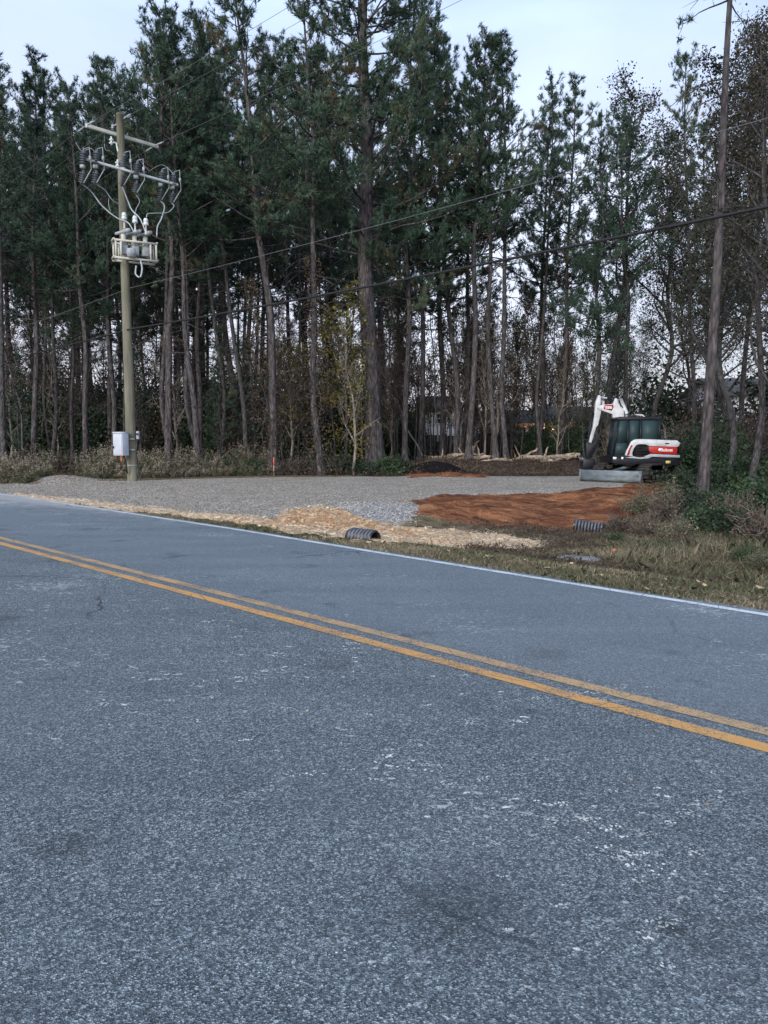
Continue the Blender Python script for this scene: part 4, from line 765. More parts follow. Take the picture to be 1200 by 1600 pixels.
# ------------------------------------------------------------------ back fence and houses
fa, fb = gpos(470, 54, 710), gpos(1010, 55.5, 710); L = (fb-fa).length; dirf = (fb-fa).normalized(); o = thing('privacy_fence', 'dark weathered board fence behind the trees in front of the houses', 'fence', fa)
nP = int(L/2.4); rr = np.random.default_rng(5)
for i in range(nP):
    g = Geo()
    for b in range(16):
        q = dirf*(i*2.4+b*.15+.07); hgt = 1.74+rr.normal(0, .012); z0 = float(ZT(fa.x+q.x, fa.y+q.y))-fa.z; g.box((q.x, q.y, z0+hgt/2), (.138, .02, hgt), Matrix.Rotation(math.atan2(dirf.y, dirf.x), 3, 'Z'))
    obj('fence_panel', g, M['fence'], o); q = dirf*(i*2.4); g = Geo(); g.box((q.x, q.y+.07, .9), (.09, .09, 1.9)); obj('fence_post', g, M['fence'], o)
def house(px0, px1, Yd, zwall, zr, label, wins, lit=(), depth=8):
    a, b = AT(px0, 690, Yd), AT(px1, 690, Yd); z0 = float(ZT(a.x, Yd)); W_ = b.x-a.x; o = thing('house', label, 'house', (a.x, Yd, z0)); H = zwall
    g = Geo(); g.box((W_/2, depth/2, H/2-.3), (W_, depth, H+.6)); obj('wall', g, M['siding'], o)
    e = .5; g = Geo(); v = [(-e, -e, H-.05), (W_+e, -e, H-.05), (W_+e, depth+e, H-.05), (-e, depth+e, H-.05), (-e, depth/2, zr), (W_+e, depth/2, zr)]
    v2 = [(x, y, z+.18) for x, y, z in v]; g.add(v+v2, [(0, 1, 5, 4), (2, 3, 4, 5), (6, 7, 11, 10), (8, 9, 10, 11), (0, 1, 7, 6), (2, 3, 9, 8), (0, 4, 10, 6), (4, 3, 9, 10), (1, 7, 11, 5), (5, 11, 8, 2)]); obj('roof', g, M['roof'], o)
    g = Geo(); g.prism([(0, 0), (depth, 0), (depth/2, zr-H)], 0, W_); 
    V = g.V[0]; V2 = V.copy(); V2[:, 0] = V[:, 1]; V2[:, 1] = V[:, 0]; V2[:, 2] += H-.05; g.V[0] = V2*[.998, 1, .98]+[.005, 0, .04]; obj('gable', g, M['siding'], o)
    for i, (u, ww, h0, h1) in enumerate(wins):
        x = W_*u; f = Geo()
        for (cx, cz, sx, sz) in ((x, h0, ww+.16, .08), (x, h1, ww+.16, .08), (x-ww/2, (h0+h1)/2, .08, h1-h0-.08), (x+ww/2, (h0+h1)/2, .08, h1-h0-.08), (x, (h0+h1)/2, ww-.08, .04)): f.box((cx, -.04, cz), (sx, .09, sz))
        fr = obj('window', f, M['steelw'], o); g = Geo(); g.box((x, -.012, (h0+h1)/2), (ww-.08, .02, h1-h0-.08)); obj('pane', g, M['lampglow'] if i in lit else M['hglass'], fr)
    return o, W_
house(716, 852, 62, 2.75, 3.75, 'long white sided house seen between the trunks behind the fence', [(.12, 1.0, 1.6, 2.45), (.3, 1.0, 1.6, 2.45), (.52, 1.6, 1.8, 2.45), (.7, 1.0, 1.6, 2.45), (.88, 1.0, 1.6, 2.45)])
house(664, 712, 61, 3.9, 4.9, 'narrow two storey white house gable glimpsed between trunks behind the fence', [(.5, .8, 2.7, 3.5)])
house(560, 655, 66, 2.75, 3.7, 'low white house barely seen through the trunks right of the giant pine', [(.3, 1., 2.0, 2.5), (.7, 1., 2., 2.5)])
h, W_ = house(858, 950, 62.5, 2.6, 4.0, 'grey roofed house with a warm lit porch left of the excavator arm', [(.33, .9, 1.85, 2.5), (.66, 1.3, 1.85, 2.45)], lit=(0, 1))
g = Geo(); g.lathe([(.001, -.14), (.12, -.1), (.14, 0), (.1, .1), (.001, .14)], (W_*.30-1.1, -.15, 2.2), None, 12); obj('porch_lamp', g, M['lampbright'], h)
house(1130, 1215, 58, 4.6, 6.0, 'pale house seen through the gap between the trunks at the right edge', [(.3, 1.0, 1.2, 2.4), (.7, 1.0, 1.2, 2.4)])
pl_ = bpy.data.lights.new('porch_light', 'POINT'); pl_.energy = 150; pl_.color = (1, .5, .2); pl_.shadow_soft_size = .2; lo = bpy.data.objects.new('porch_light', pl_); COL.objects.link(lo); lo.parent = h; lo.location = (W_*.30-1.1, -.8, 2.1)

# ------------------------------------------------------------------ utility pole with its switchgear
PB = AT(207, 752, 29.17); PB.z = float(ZT(PB.x, PB.y)); PY = 29.17
N3 = Vector((N[0], N[1], 0)); U3 = Vector((U[0], U[1], 0))
up = thing('utility_pole', 'greenish brown wooden utility pole carrying crossarms and grey switchgear', 'utility pole', PB)
def q3(px, py, dy=0.): return AT(px, py, PY+dy)-PB
topz = q3(190, 178).z; RP = lambda z: .190-.058*z/topz
g = Geo(); zz = np.linspace(-.4, topz, 14); g.tube(np.column_stack([-.05*np.sin(zz/9), zz*0, zz]), [RP(z) for z in zz], 20); pole = obj('pole', g, M['polewood'], up, True)
g = Geo(); g.lathe([(.001, 0), (.132, -.012), (.137, -.05)], (-.05*math.sin(topz/9), 0, topz+.012), None, 16); obj('pole_cap', g, M['polewood'], pole)
off = Vector((0, -.22, 0)); back = Vector((.05, .24, 0))
def insul(p, d, L, r, parent, name='insulator', n=6, mat='grayins', rod='steel'):
    d = Vector(d).normalized(); Mx = d.to_track_quat('Z', 'Y').to_matrix(); prof = [(.001, 0), (r*.35, 0)]
    for i in range(n):
        z = L*(.12+.76*i/n); prof += [(r*.35, z), (r, z+L*.76/n*.25), (r*.9, z+L*.76/n*.45), (r*.35, z+L*.76/n*.6)]
    prof += [(r*.35, L), (.001, L)]; g = Geo(); g.lathe(prof, p, Mx, 12); return obj(name, g, M[mat], parent, True)
A, B = q3(128, 192, -1.13)+back, q3(242, 226, 1.13)+back
g = Geo(); g.beam(A, B, .10, .12); arm = obj('crossarm', g, M['armwood'], up, bevel=.01)
for base, sgn in ((A, 1), (A, -1), (B-N3*.15, 1), (B-N3*.15, -1)):
    b = base+U3*.08*sgn+Vector((0, 0, .0)); e = b+U3*.62*sgn-Vector((0, 0, .03)); insul(b, e-b, .62, .035, arm, 'strain_insulator', 5, 'steel')
for sgn in (1, -1):
    b = q3(189.5, 188 if sgn > 0 else 190)+U3*.16*sgn; insul(b, U3*sgn+Vector((0, 0, .02)), .6, .035, up, 'strain_insulator', 5, 'steel')
g = Geo(); g.tube([q3(190, 238)+Vector((-.1, -.1, 0)), q3(183, 225, -.1)+Vector((0, -.1, 0)), q3(177, 222, -.2)], .03, 6); br = obj('bracket', g, M['steelw'], up); insul(q3(174, 221, -.2)-Vector((0, 0, .13)), (0, 0, 1), .3, .09, br, 'insulator', 2, 'steelw')
insul(q3(184, 262, -.2), (0, 0, 1), .28, .09, up, 'insulator', 2, 'steelw')
C1, C2 = q3(134, 252, -1.35)+off*1.3, q3(281, 293, 1.35)+off*1.3
g = Geo(); g.beam(C1, C2, .09, .08); arm2 = obj('switch_arm', g, M['steelw'], up, bevel=.01)
tips = []
for (xa, ya, xb, yb, dy) in ((137, 264, 157, 264, -1.25), (199, 268, 219, 280, 0.05), (257, 292, 275, 296, 1.3)):
    for kx, ky, o_ in ((xa, ya, 0), (xb, yb, .1)):
        c_ = q3(kx, ky, dy+o_)+off*2.0; axis = Vector((.18, -.15, 1)).normalized(); 
        i1 = insul(c_-axis*.02, axis, .50, .13, arm2, 'switch_insulator', 5); insul(c_-axis*.66, axis+Vector((.1, 0, 0)), .48, .12, arm2, 'switch_insulator', 5)
        g = Geo(); g.tube([c_+axis*.5, c_+axis*.54+Vector((.22, -.1, -.02)), c_+Vector((.32, -.14, .12)), c_+Vector((.34, -.14, -.2)), c_-axis*.62+Vector((.1, -.05, 0))], .016, 5); g.box(c_-axis*.07, (.15, .12, .12)); g.box(c_+Vector((.31, -.13, .16)), (.07, .07, .14)); obj('switch_blade', g, M['steel'], arm2)
        tips.append(c_-axis*.62)
def cable(pts, r, mat, name='cable', parent=None):
    P = [Vector(p) for p in pts]; out = []
    for i in range(len(P)-1):
        p0, p1, p2, p3 = P[max(i-1, 0)], P[i], P[i+1], P[min(i+2, len(P)-1)]
        for t in np.linspace(0, 1, 7)[:-1]: out.append(.5*((2*p1)+(p2-p0)*t+(2*p0-5*p1+4*p2-p3)*t*t+(3*p1-p0-3*p2+p3)*t**3))
    out.append(P[-1]); g = Geo(); g.tube(np.array([tuple(v) for v in out]), r, 7); return obj(name, g, M[mat], parent or up, True)
ff = -.55
cable([tips[0], q3(143, 300, -1.1), q3(160, 322, -.9), q3(182, 340, -.7), q3(200, 348, -.6), q3(209, 362, ff)], .024, 'palecable', 'riser_cable')
cable([tips[1], q3(163, 296, -1.1), q3(175, 312, -.9), q3(188, 320, -.5)], .014, 'palecable', 'lead_wire'); cable([q3(170, 309, -.9), q3(170, 322, -.8), q3(173, 330, -.7)], .012, 'palecable', 'lead_wire')
cable([tips[2], q3(199, 312, -.3), q3(206, 328, -.4), q3(219, 342, -.5), q3(228, 364, ff)], .023, 'palecable', 'riser_cable')
cable([tips[3], q3(218, 314, -.1), q3(213, 326, -.2), q3(210, 336, -.3)], .012, 'palecable', 'lead_wire')
cable([tips[4], q3(257, 322, .9), q3(252, 342, .3), q3(246, 354, 0), q3(245, 369, -.3)], .024, 'palecable', 'riser_cable')
cable([tips[5], q3(272, 322, .9), q3(262, 332, .6), q3(245, 333, .2), q3(231, 334, -.1), q3(229, 340, -.3)], .014, 'palecable', 'lead_wire')
cable([q3(118, 222, -1.7), q3(128, 236, -1.6), q3(142, 232, -1.5), q3(150, 240, -1.4)], .010, 'steel', 'lead_wire'); cable([q3(163, 210, -.3), q3(164, 232, -.3), q3(172, 236, -.2)], .008, 'steel', 'lead_wire'); cable([q3(215, 240, .9), q3(220, 252, 1), q3(232, 266, 1.1)], .009, 'steel', 'lead_wire'); cable([q3(232, 268, 1.2), q3(250, 258, 1.4), q3(262, 262, 1.5), q3(275, 278, 1.4)], .009, 'steel', 'lead_wire')
for px, py in ((194, 343), (211, 348), (228, 352)):
    c_ = q3(px, py, -.55); g = Geo(); g.lathe([(.001, .26), (.06, .24), (.085, .17), (.085, .12), (.07, .11), (.095, .07), (.095, .0), (.03, -.02), (.03, -.32)], c_, None, 14); obj('arrester', g, M['steelw'], up, True)
# recloser rack
fr = [q3(178, 374, -.75), q3(246, 394, -.05)]; d_ = (fr[1]-fr[0]); d_.z = 0; L = d_.length; d_.normalize(); e_ = Vector((-d_.y, d_.x, 0)); bz = fr[0].z; g = Geo(); c0 = fr[0]; 
for zz_ in (0, -.62):
    for k in (0, .55): g.beam(c0+e_*k+Vector((0, 0, zz_)), c0+d_*L+e_*k+Vector((0, 0, zz_)), .07, .07)
    for t_ in (0, L*.5, L): g.beam(c0+d_*t_+Vector((0, 0, zz_+.045)), c0+d_*t_+e_*.55+Vector((0, 0, zz_+.045)), .06, .05)
for k in (0, .55):
    for t_ in (.06, .24, L-.24, L-.04): g.beam(c0+d_*t_+e_*k+Vector((0, 0, -.58)), c0+d_*t_+e_*k+Vector((0, 0, -.04)), .06, .06)
rack = obj('equipment_rack', g, M['armwood'], up)
for t_ in (.42, .86, 1.3):
    b = c0+d_*t_*L/1.75+e_*.2; g = Geo(); g.box(b+Vector((0, 0, -.28)), (.24, .24, .34), Matrix.Rotation(.7, 3, 'Z')); tk = obj('recloser_tank', g, M['steel'], rack, bevel=.02); g = Geo(); g.lathe([(.10, 0), (.11, .1), (.08, .2), (.09, .36), (.001, .38)], b+Vector((0, 0, -.1)), None, 14); obj('bushing', g, M['armwood'], tk, True)
    g = Geo(); Mx = Vector((-.9, .25, -.16)).to_track_quat('Z', 'Y').to_matrix(); g.lathe([(.001, -.2), (.06, -.18), (.08, -.1), (.08, .08), (.055, .12), (.055, .40), (.04, .44), (.001, .44)], b+Vector((.12, -.1, .36)), Mx, 14); obj('bushing', g, M['steel'], tk, True)
g = Geo(); g.lathe([(.001, .17), (.15, .13), (.17, 0), (.15, -.15), (.001, -.18)], c0+d_*.62+Vector((0, -.1, -.42)), None, 14); obj('junction_box', g, M['steel'], rack, True)
cable([c0+d_*.9+Vector((0, 0, -.6)), q3(222, 420, -.4), q3(219, 433, -.4), q3(212, 428, -.4), q3(213, 415, -.4)], .03, 'palecable', 'cable_loop')
# control cabinet, meter, conduit, ground wire
a, b = q3(179, 677, -.45), q3(199, 712, -.45); g = Geo(); cw = b.x-a.x; ch = a.z-b.z; cen = (a+b)/2
g.box(cen, (cw, .34, ch), Matrix.Rotation(-.42, 3, 'Z')); cab_ = obj('control_cabinet', g, M['cabinet'], up, bevel=.02)
Rz = Matrix.Rotation(-.42, 3, 'Z'); g = Geo(); g.box(cen+Rz @ Vector((0, -.18, 0)), (cw*.9, .02, ch*.92), Rz); dr = obj('cabinet_door', g, M['cabinet'], cab_, bevel=.008); g = Geo(); g.box(cen+Rz @ Vector((-cw*.36, -.2, -.1)), (.03, .03, .10), Rz); obj('handle', g, M['blackcable'], dr)
g = Geo(); g.prism([(-cw*.5, 0), (cw*.5, 0), (cw*.45, .05), (-cw*.45, .05)], -.2, .2); V0 = g.V[0]; g.V[0] = (np.array(Rz) @ V0.T).T+np.array(cen)+[0, 0, ch/2]; obj('cabinet_hood', g, M['cabinet'], cab_)
g = Geo(); g.box(cen+Vector((cw*.62, .25, .2)), (.3, .06, .05)); g.box(cen+Vector((cw*.62, .25, -.2)), (.3, .06, .05)); obj('bracket', g, M['steel'], up)
cable([cen+Vector((.1, 0, -ch/2)), cen+Vector((.16, 0, -ch/2-.25)), q3(199, 740, -.25)], .028, 'blackcable', 'conduit'); cable([cen+Vector((.02, -.1, -ch/2)), cen+Vector((.03, -.1, -ch/2-.22))], .02, 'orange', 'marker_tag')
g = Geo(); p_ = q3(215.5, 680, -.1); g.box(p_, (.10, .12, .30)); mt_ = obj('meter_box', g, M['steel'], up, bevel=.015); g = Geo(); g.lathe([(.045, 0), (.04, .05), (.001, .06)], p_+Vector((0, -.06, .04)), Matrix.Rotation(R(90), 3, 'X'), 14); obj('meter', g, M['hglass'], mt_, True)
cable([p_+Vector((-.02, -.02, -.15)), q3(213, 700, -.22), q3(214, 720, -.22), q3(219, 751, -.2)], .02, 'hdpe', 'conduit')
for zz_ in (.6,): 
    g = Geo(); g.lathe([(RP(zz_)+.006, -.02), (RP(zz_)+.008, 0), (RP(zz_)+.006, .02)], (-.05*math.sin(zz_/9), 0, zz_), None, 20); obj('band', g, M['steel'], pole)
# ------------------------------------------------------------------ overhead wires, parallel to the road
def wire(label, p0, s0, s1, sag, r, mat, rise0=0, rise1=0, name='power_line'):
    P = []
    for t in np.linspace(0, 1, 60):
        s = s0+(s1-s0)*t; b = Vector(p0)+U3*s; hz = b.z+(rise1*t if s0 >= 0 else 0)+(rise0*(1-t) if s0 < 0 else 0); P.append((b.x, b.y, hz-4*sag*t*(1-t)))
    g = Geo(); g.tube(np.array(P)-np.array(P[0]), r, 6); return tag(obj(name, g, M[mat], None, True, loc=P[0]), label, 'cable')
pw = PB+q3(207, 516)+Vector((0, -.30, 0)); 
wire('thick black cable crossing the whole photo lowest of all the wires, right of the pole', pw, 0, 40, .25, .030, 'blackcable', name='communication_cable'); wire('thick black cable running left from the pole, lowest there', pw, 0, -40, .25, .030, 'blackcable', name='communication_cable')
pn = PB+q3(207, 452)+Vector((0, -.26, 0)); wire('thin pale wire above the thick black cable, right of the pole', pn, 0, 42, .3, .007, 'wire'); wire('thin pale wire above the thick black cable, left of the pole', pn, 0, -40, .4, .008, 'wire')
wire('thin wire running right from the right end of the top crossarm', PB+B-N3*.15+U3*.7, 0, 42, .55, .0055, 'wire'); wire('thin wire running right from the left end of the top crossarm', PB+A+U3*.7, 0, 42, .5, .0055, 'wire'); wire('thin wire running right from the very top of the pole', PB+q3(189.5, 188)+U3*.76, 0, 42, .5, .0055, 'wire')
wire('thin wire running left from the right end of the top crossarm', PB+B-N3*.15-U3*.7, 0, -42, .5, .0055, 'wire'); wire('thin wire running left from the left end of the top crossarm', PB+A-U3*.7, 0, -42, .5, .0055, 'wire'); wire('thin wire running left from the very top of the pole', PB+q3(189.5, 188)-U3*.76, 0, -42, .5, .0055, 'wire')

# ------------------------------------------------------------------ excavator
EX, EY = AT(996, 740, 29.6).x, 29.6; EZ = float(ZT(EX, EY))+.02
ex = thing('excavator', 'compact white and black excavator with a red panel parked behind the clay bank', 'excavator', (EX, EY, EZ)); ex.rotation_euler = (0, 0, R(-4))
zx = lambda a, b: ((a-688)/280., (947-b)/267.)
ZP = lambda L_: [zx(a, b) for a, b in L_]
def text(body, size, loc, parent, mat, name, rot=(R(90), 0, 0), sx=1.):
    c = bpy.data.curves.new(name, 'FONT'); c.body = body; c.size = size; c.extrude = .002; c.align_x = 'CENTER'; c.align_y = 'CENTER'; c.offset = size*.02
    t_ = bpy.data.objects.new('tmp', c); COL.objects.link(t_); me = bpy.data.meshes.new_from_object(t_.evaluated_get(bpy.context.evaluated_depsgraph_get())); bpy.data.objects.remove(t_); me.materials.clear(); me.materials.append(M[mat])
    o = link(name, me, parent, loc); o.rotation_euler = rot; o.scale = (sx, 1, 1); return o
# undercarriage, turned towards the road
TH = R(50); Fw = Vector((-math.cos(TH), -math.sin(TH), 0)); Sd = Vector((math.sin(TH), -math.cos(TH), 0)); UM = Matrix((Fw, -Sd, Vector((0, 0, 1)))).transposed()   # local x fwd, y left
def um(g):
    for i in range(len(g.V)): g.V[i] = g.V[i] @ np.array(UM).T
    return g
TL, TR = 1.13, .30
def stad(u, r):   # u in 0..1 around the belt
    per = 4*TL+2*math.pi*r; s = u*per
    if s < 2*TL: return (-TL+s, -r, 0., -1.) 
    s -= 2*TL
    if s < math.pi*r: a = -math.pi/2+s/r; return (TL+r*math.cos(a), r*math.sin(a), math.cos(a), math.sin(a))
    s -= math.pi*r
    if s < 2*TL: return (TL-s, r, 0., 1.)
    s -= 2*TL; a = math.pi/2+s/r; return (-TL+r*math.cos(a), r*math.sin(a), math.cos(a), math.sin(a))
for sgn in (-1, 1):
    y0 = sgn*.90; g = Geo(); n = 48; V = []; 
    for i in range(n):
        x, z, nx, nz = stad(i/n, TR-.03)
        for w_, q in ((-.22, 0), (.22, 0), (.22, .045), (-.22, .045)): V.append((x+nx*q, y0+w_, z+nz*q+TR+.02))
    g.add(V, [(4*i+k, 4*i+(k+1) % 4, 4*((i+1) % n)+(k+1) % 4, 4*((i+1) % n)+k) for i in range(n) for k in range(4)])
    for i in range(n):
        x, z, nx, nz = stad((i+.5)/n, TR-.03); a = math.atan2(nz, nx); g.box((x+nx*.055, y0, z+nz*.055+TR+.02), (.035, .45, .065), Matrix.Rotation(-a, 3, 'Y'))
    tr = obj('crawler_track', um(g), M['rubber'], ex)
    g = Geo(); g.prism([(-TL+.1, .22), (TL-.1, .22), (TL-.05, .42), (-TL+.05, .42)], y0-.12, y0+.16); obj('track_frame', um(g), M['exblack'], tr)
    for xx, nm in ((TL, 'idler_wheel'), (-TL, 'sprocket')):
        g = Geo(); g.lathe([(.001, -.2), (.10, -.2), (.12, -.15), (.20, -.15), (.23, -.1), (.23, .1), (.20, .15), (.12, .15), (.10, .2), (.001, .2)], (xx, y0, TR+.02), Matrix.Rotation(R(90), 3, 'X'), 18); obj(nm, um(g), M['rubber'], tr)
    for k in range(5):
        g = Geo(); g.lathe([(.001, -.17), (.09, -.17), (.09, .17), (.001, .17)], (-.82+k*.41, y0, .155), Matrix.Rotation(R(90), 3, 'X'), 12); obj('track_roller', um(g), M['rubber'], tr)
g = Geo(); g.box((0, 0, .46), (1.15, 1.5, .22)); g.lathe([(.62, 0), (.62, .16), (.001, .16)], (0, 0, .56), None, 24); obj('undercarriage', um(g), M['exblack'], ex)
g = Geo(); BX = .46; prof = [(x+BX, z) for x, z in [(1.62, .02), (1.68, .0), (1.735, .10), (1.72, .27), (1.76, .41), (1.72, .43), (1.67, .29), (1.66, .12)]]; g.prism([(x, z) for x, z in prof], -1.17, 1.17); g.prism([(2.04, .0), (2.26, .0), (2.30, .1), (2.26, .44), (2.06, .42)], 1.17, 1.20); g.prism([(2.04, .0), (2.26, .0), (2.30, .1), (2.26, .44), (2.06, .42)], -1.20, -1.17); bl = obj('dozer_blade', um(g), M['exgrey'], ex)
g = Geo(); g.beam((.45, .42, .38), (2.1, .42, .22), .12, .14); g.beam((.45, -.42, .38), (2.1, -.42, .22), .12, .14); g.tube([(.6, 0, .55), (2.1, 0, .38)], .06, 8); obj('blade_arm', um(g), M['exgrey'], bl)
# upper structure
yn, yf = -1.05, 1.05
g = Geo(); g.prism(ZP([(355, 700), (480, 705), (640, 712), (700, 690), (740, 668), (1038, 668), (1038, 770), (1020, 792), (600, 780), (560, 800), (355, 770)]), yn+.03, yf-.03); body = obj('house_frame', g, M['exblack'], ex, bevel=.02)
g = Geo(); g.prism(ZP([(560, 560), (1030, 560), (1036, 668), (740, 690), (640, 712), (520, 700)]), yn+.05, yf-.05); obj('engine_bay', g, M['exblack'], ex)
Wh = ZP([(480, 690), (490, 655), (515, 600), (540, 555), (565, 537), (600, 530), (700, 531), (1005, 543), (1038, 572), (1015, 606), (722, 598), (690, 582), (620, 580), (590, 592), (566, 628), (553, 668), (560, 700)])
g = Geo(); g.prism(Wh, yn-.02, yn+.10); hood = obj('engine_cover', g, M['exwhite'], ex, bevel=.012)
g = Geo(); g.prism(ZP([(565, 537), (600, 530), (700, 531), (1005, 543), (1035, 570), (1020, 600), (600, 588)]), yn+.10, yf); obj('hood_top', g, M['exwhite'], hood, bevel=.03)
g = Geo(); g.prism(ZP([(498, 688), (512, 640), (538, 588), (556, 592), (534, 630), (522, 688)]), yn-.028, yn-.018); obj('red_stripe', g, M['exred'], hood)
g = Geo(); g.prism(ZP([(880, 568), (925, 568), (922, 580), (882, 580)]), yn-.026, yn-.018); obj('vent_slot', g, M['exblack'], hood)
g = Geo(); g.prism(ZP([(720, 602), (1004, 604), (1012, 640), (1002, 682), (760, 670), (735, 660), (722, 640)]), yn-.012, yn+.1); rp = obj('red_panel', g, M['exred'], ex, bevel=.01)
cx_, cz_ = zx(885, 637); text('Bobcat', .155, (cx_+.06, yn-.014, cz_), rp, 'decal', 'lettering', sx=1.0)
hx, hz = zx(836, 632); g = Geo(); g.prism([(hx-.06, hz-.05), (hx-.02, hz-.07), (hx+.05, hz-.05), (hx+.055, hz+.05), (hx+.02, hz+.03), (hx-.01, hz+.055), (hx-.05, hz+.04), (hx-.065, hz)], yn-.018, yn-.010); obj('head_emblem', g, M['decal'], rp)
g = Geo(); c_ = zx(640, 645); 
for k in range(9): g.box((c_[0], yn+.0, c_[1]+.22-k*.055), (.56*math.sqrt(max(.1, 1-((k-4)/5.2)**2)), .03, .018))
gl = obj('intake_grille', g, M['rubber'], ex)
g = Geo(); g.prism(ZP([(560, 700), (640, 712), (700, 690), (745, 676), (1038, 688), (1038, 712), (760, 704), (715, 720), (640, 726), (480, 712)]), yn-.005, yn+.06); obj('silver_trim', g, M['silver'], ex, bevel=.006)
g = Geo(); g.prism(ZP([(900, 744), (948, 744), (948, 770), (900, 770)]), yn+.018, yn+.028); obj('warning_decal', g, M['yel'], body)
for a_, b_ in ((360, 398), (445, 468)):
    g = Geo(); g.prism(ZP([(a_, 706), (b_, 708), (b_-4, 732), (a_, 728)]), yn+.012, yn+.028); obj('white_decal', g, M['decal'], body)
g = Geo(); g.prism(ZP([(1030, 570), (1044, 600), (1044, 780), (1020, 792), (1000, 780), (1000, 560)]), yn+.12, yf-.12); obj('counterweight', g, M['exblack'], ex, bevel=.05)
# cab on the near side
cy0, cy1 = yn+.02, -.02
g = Geo()
front, rear, roof, sill = -1.06, .53, 2.36, .92
for y_ in (cy0+.035, cy1-.035):
    g.beam((-1.17, y_, sill), (-1.00, y_, roof-.08), .07, .07); g.beam((-.62, y_, sill), (-.66, y_, roof-.08), .09, .07); g.beam((-.19, y_, sill+.3), (-.19, y_, roof-.08), .11, .07); g.beam((.50, y_, sill+.4), (.48, y_, roof-.08), .10, .07)
    g.beam((-1.17, y_, sill), (.5, y_, sill), .06, .1); g.beam((-1.12, y_, 1.45), (-.64, y_, 1.45), .04, .05)
for x_ in (-1.17, .5): g.beam((x_, cy0, sill), (x_, cy1, sill), .06, .1)
cabf = obj('cab', g, M['exblack'], ex)
g = Geo(); g.prism([(-1.04, roof-.10), (.55, roof-.10), (.57, roof-.04), (.45, roof+.03), (-.95, roof+.03), (-1.07, roof-.03)], cy0-.02, cy1+.02); obj('cab_roof', g, M['exblack'], cabf, bevel=.02)
for (a0, a1, z0, z1) in ((-1.10, -.66, 1.48, roof-.1), (-.60, -.24, 1.38, roof-.1), (-.14, .45, 1.36, roof-.1)):
    for y_ in (cy0+.03, cy1-.03): 
        g = Geo(); lean_ = .06 if a0 < -1 else 0; g.prism([(a0, z0), (a1, z0), (a1, z1), (a0+lean_, z1)], y_-.006, y_+.006); obj('window', g, M['glass'], cabf)
g = Geo(); g.prism([(-1.14, .98), (-.66, .98), (-.66, 1.42), (-1.12, 1.42)], cy0+.024, cy0+.036); obj('window', g, M['glass'], cabf)
g = Geo(); g.beam((-1.15, (cy0+cy1)/2, sill+.05), (-1.0, (cy0+cy1)/2, roof-.1), cy1-cy0-.1, .012); obj('windscreen', g, M['glass'], cabf)
g = Geo(); g.prism([(-.62, .92), (.5, .92), (.5, 1.4), (-.2, 1.4), (-.45, 1.25)], cy0+.05, cy1-.05); g.box((-.25, -.5, 1.65), (.14, .45, .6)); g.box((-.45, -.5, 1.38), (.45, .45, .14)); obj('seat', g, M['exblack'], cabf)
# boom, arm, bucket
by0, by1 = .12, .40
g = Geo(); g.prism(ZP([(248, 205), (262, 188), (300, 178), (425, 170), (432, 122), (446, 110), (462, 118), (474, 165), (530, 190), (560, 225), (585, 320), (620, 600), (560, 690), (490, 690), (440, 420), (415, 275), (300, 236), (262, 226)]), by0, by1); boom = obj('boom', g, M['exwhite'], ex, bevel=.02)
g = Geo(); g.prism(ZP([(318, 215), (332, 180), (418, 178), (423, 200), (405, 238), (322, 222)]), by0-.008, by0-.001); dcl = obj('model_decal', g, M['exred'], boom); a_, b_ = zx(371, 208); text('E88', .15, (a_, by0-.010, b_), dcl, 'decal', 'lettering', sx=1.15)
g = Geo(); g.tube([(*[zx(490, 118)[0], by0-.05], zx(490, 118)[1]), (zx(560, 270)[0], by0-.05, zx(560, 270)[1])], .075, 12); g.tube([(zx(490, 118)[0], by1+.05, zx(490, 118)[1]), (zx(560, 270)[0], by1+.05, zx(560, 270)[1])], .075, 12); bc = obj('boom_cylinder', g, M['exwhite'], boom, True)
g = Geo(); g.tube([(zx(475, 130)[0], by0-.07, zx(475, 130)[1]), (zx(490, 185)[0], by0-.09, zx(490, 185)[1]), (zx(530, 215)[0], by0-.09, zx(530, 215)[1]), (zx(540, 300)[0], by0-.06, zx(540, 300)[1])], .025, 6); obj('hydraulic_hose', g, M['blackcable'], boom)
g = Geo(); ac0, ac1 = zx(446, 125), zx(300, 98); g.tube([(ac0[0], .26, ac0[1]), (ac0[0]*.4+ac1[0]*.6, .26, ac0[1]*.4+ac1[1]*.6)], .06, 12); acy = obj('arm_cylinder', g, M['exblack'], boom, True); g = Geo(); g.tube([(ac0[0]*.4+ac1[0]*.6, .26, ac0[1]*.4+ac1[1]*.6), (zx(272, 95)[0], .26, zx(272, 95)[1])], .035, 10); obj('piston_rod', g, M['silver'], acy, True)
g = Geo(); g.prism(ZP([(262, 80), (282, 80), (290, 100), (284, 180), (296, 192), (300, 225), (286, 290), (268, 385), (246, 410), (212, 535), (196, 590), (174, 585), (186, 500), (214, 400), (224, 300), (232, 220), (236, 150), (256, 100)]), .16, .36); armo = obj('arm', g, M['exwhite'], ex, bevel=.015)
g = Geo(); g.tube([(zx(298, 90)[0], .40, zx(298, 90)[1]), (zx(292, 190)[0], .40, zx(292, 190)[1])], .04, 8); obj('link_plate', g, M['exwhite'], armo)
g = Geo(); g.tube([(zx(225, 260)[0]-.03, .26, zx(225, 260)[1]), (zx(205, 350)[0]-.03, .26, zx(205, 350)[1]), (zx(172, 520)[0], .26, zx(172, 520)[1])], .05, 10); obj('bucket_cylinder', g, M['exblack'], armo, True)
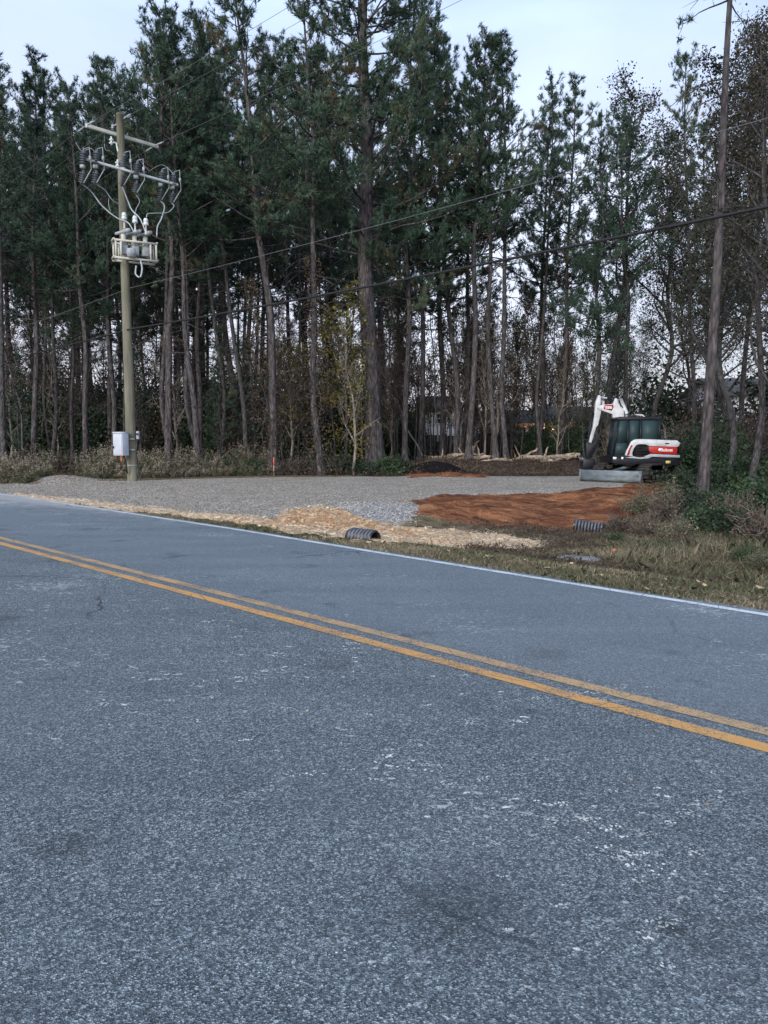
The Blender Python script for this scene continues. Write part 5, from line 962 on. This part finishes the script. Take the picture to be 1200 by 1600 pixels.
g = Geo(); g.tube([(zx(285, 330)[0], .13, zx(285, 330)[1]), (zx(300, 430)[0], .13, zx(300, 430)[1]), (zx(270, 540)[0], .13, zx(270, 540)[1])], .035, 6); obj('hydraulic_hose', g, M['blackcable'], armo)
g = Geo(); g.prism(ZP([(142, 570), (175, 560), (215, 575), (262, 520), (300, 540), (300, 570), (255, 600), (240, 660), (200, 725), (140, 720), (150, 660)]), .14, .38); qc = obj('quick_coupler', g, M['exblack'], ex, bevel=.015)
bk = ZP([(108, 735), (225, 728), (240, 760), (215, 828), (170, 850), (118, 845), (100, 800)]); g = Geo(); g.prism(bk, -.08, .60); bkt = obj('bucket', g, M['exblack'], ex, bevel=.02)
for k in range(5):
    g = Geo(); y_ = -.04+k*.145; x_, z_ = zx(112, 742); g.prism([(x_-.02, z_-.04), (x_+.06, z_-.03), (x_+.06, z_+.03), (x_-.10, z_+.10)], y_, y_+.07); obj('bucket_tooth', g, M['exgrey'], bkt)
# roof rail, mirror, exhaust, beacon, lamp
g = Geo(); g.tube([(-.24, -.45, roof+.12), (.0, -.45, roof+.10), (.26, -.1, roof-.05)], .03, 8); obj('hand_rail', g, M['decal'], ex)
g = Geo(); g.tube([(.42, .55, 1.5), (.42, .55, roof+.06)], .05, 10); g.box((.42, .55, roof+.10), (.22, .12, .12)); obj('exhaust_stack', g, M['exblack'], ex)
g = Geo(); g.box((-.38, -.45, roof+.055), (.3, .3, .05)); obj('roof_hatch', g, M['exblack'], cabf, bevel=.01)
g = Geo(); g.tube([(-1.10, -.98, roof-.35), (-1.24, -1.06, roof-.42), (-1.24, -1.06, roof-.55)], .012, 6); mr = obj('mirror_arm', g, M['exblack'], ex); g = Geo(); g.box((-1.25, -1.08, roof-.66), (.05, .14, .24)); obj('mirror', g, M['exblack'], mr, bevel=.01)
g = Geo(); g.tube([(.56, -.9, roof-.1), (.72, -.9, 1.95), (.74, -.9, 1.6)], .012, 6); obj('grab_handle', g, M['exgrey'], ex)
import sys; sys.stderr.write('objects %d deep pines %d\n' % (len(bpy.data.objects), cnt))
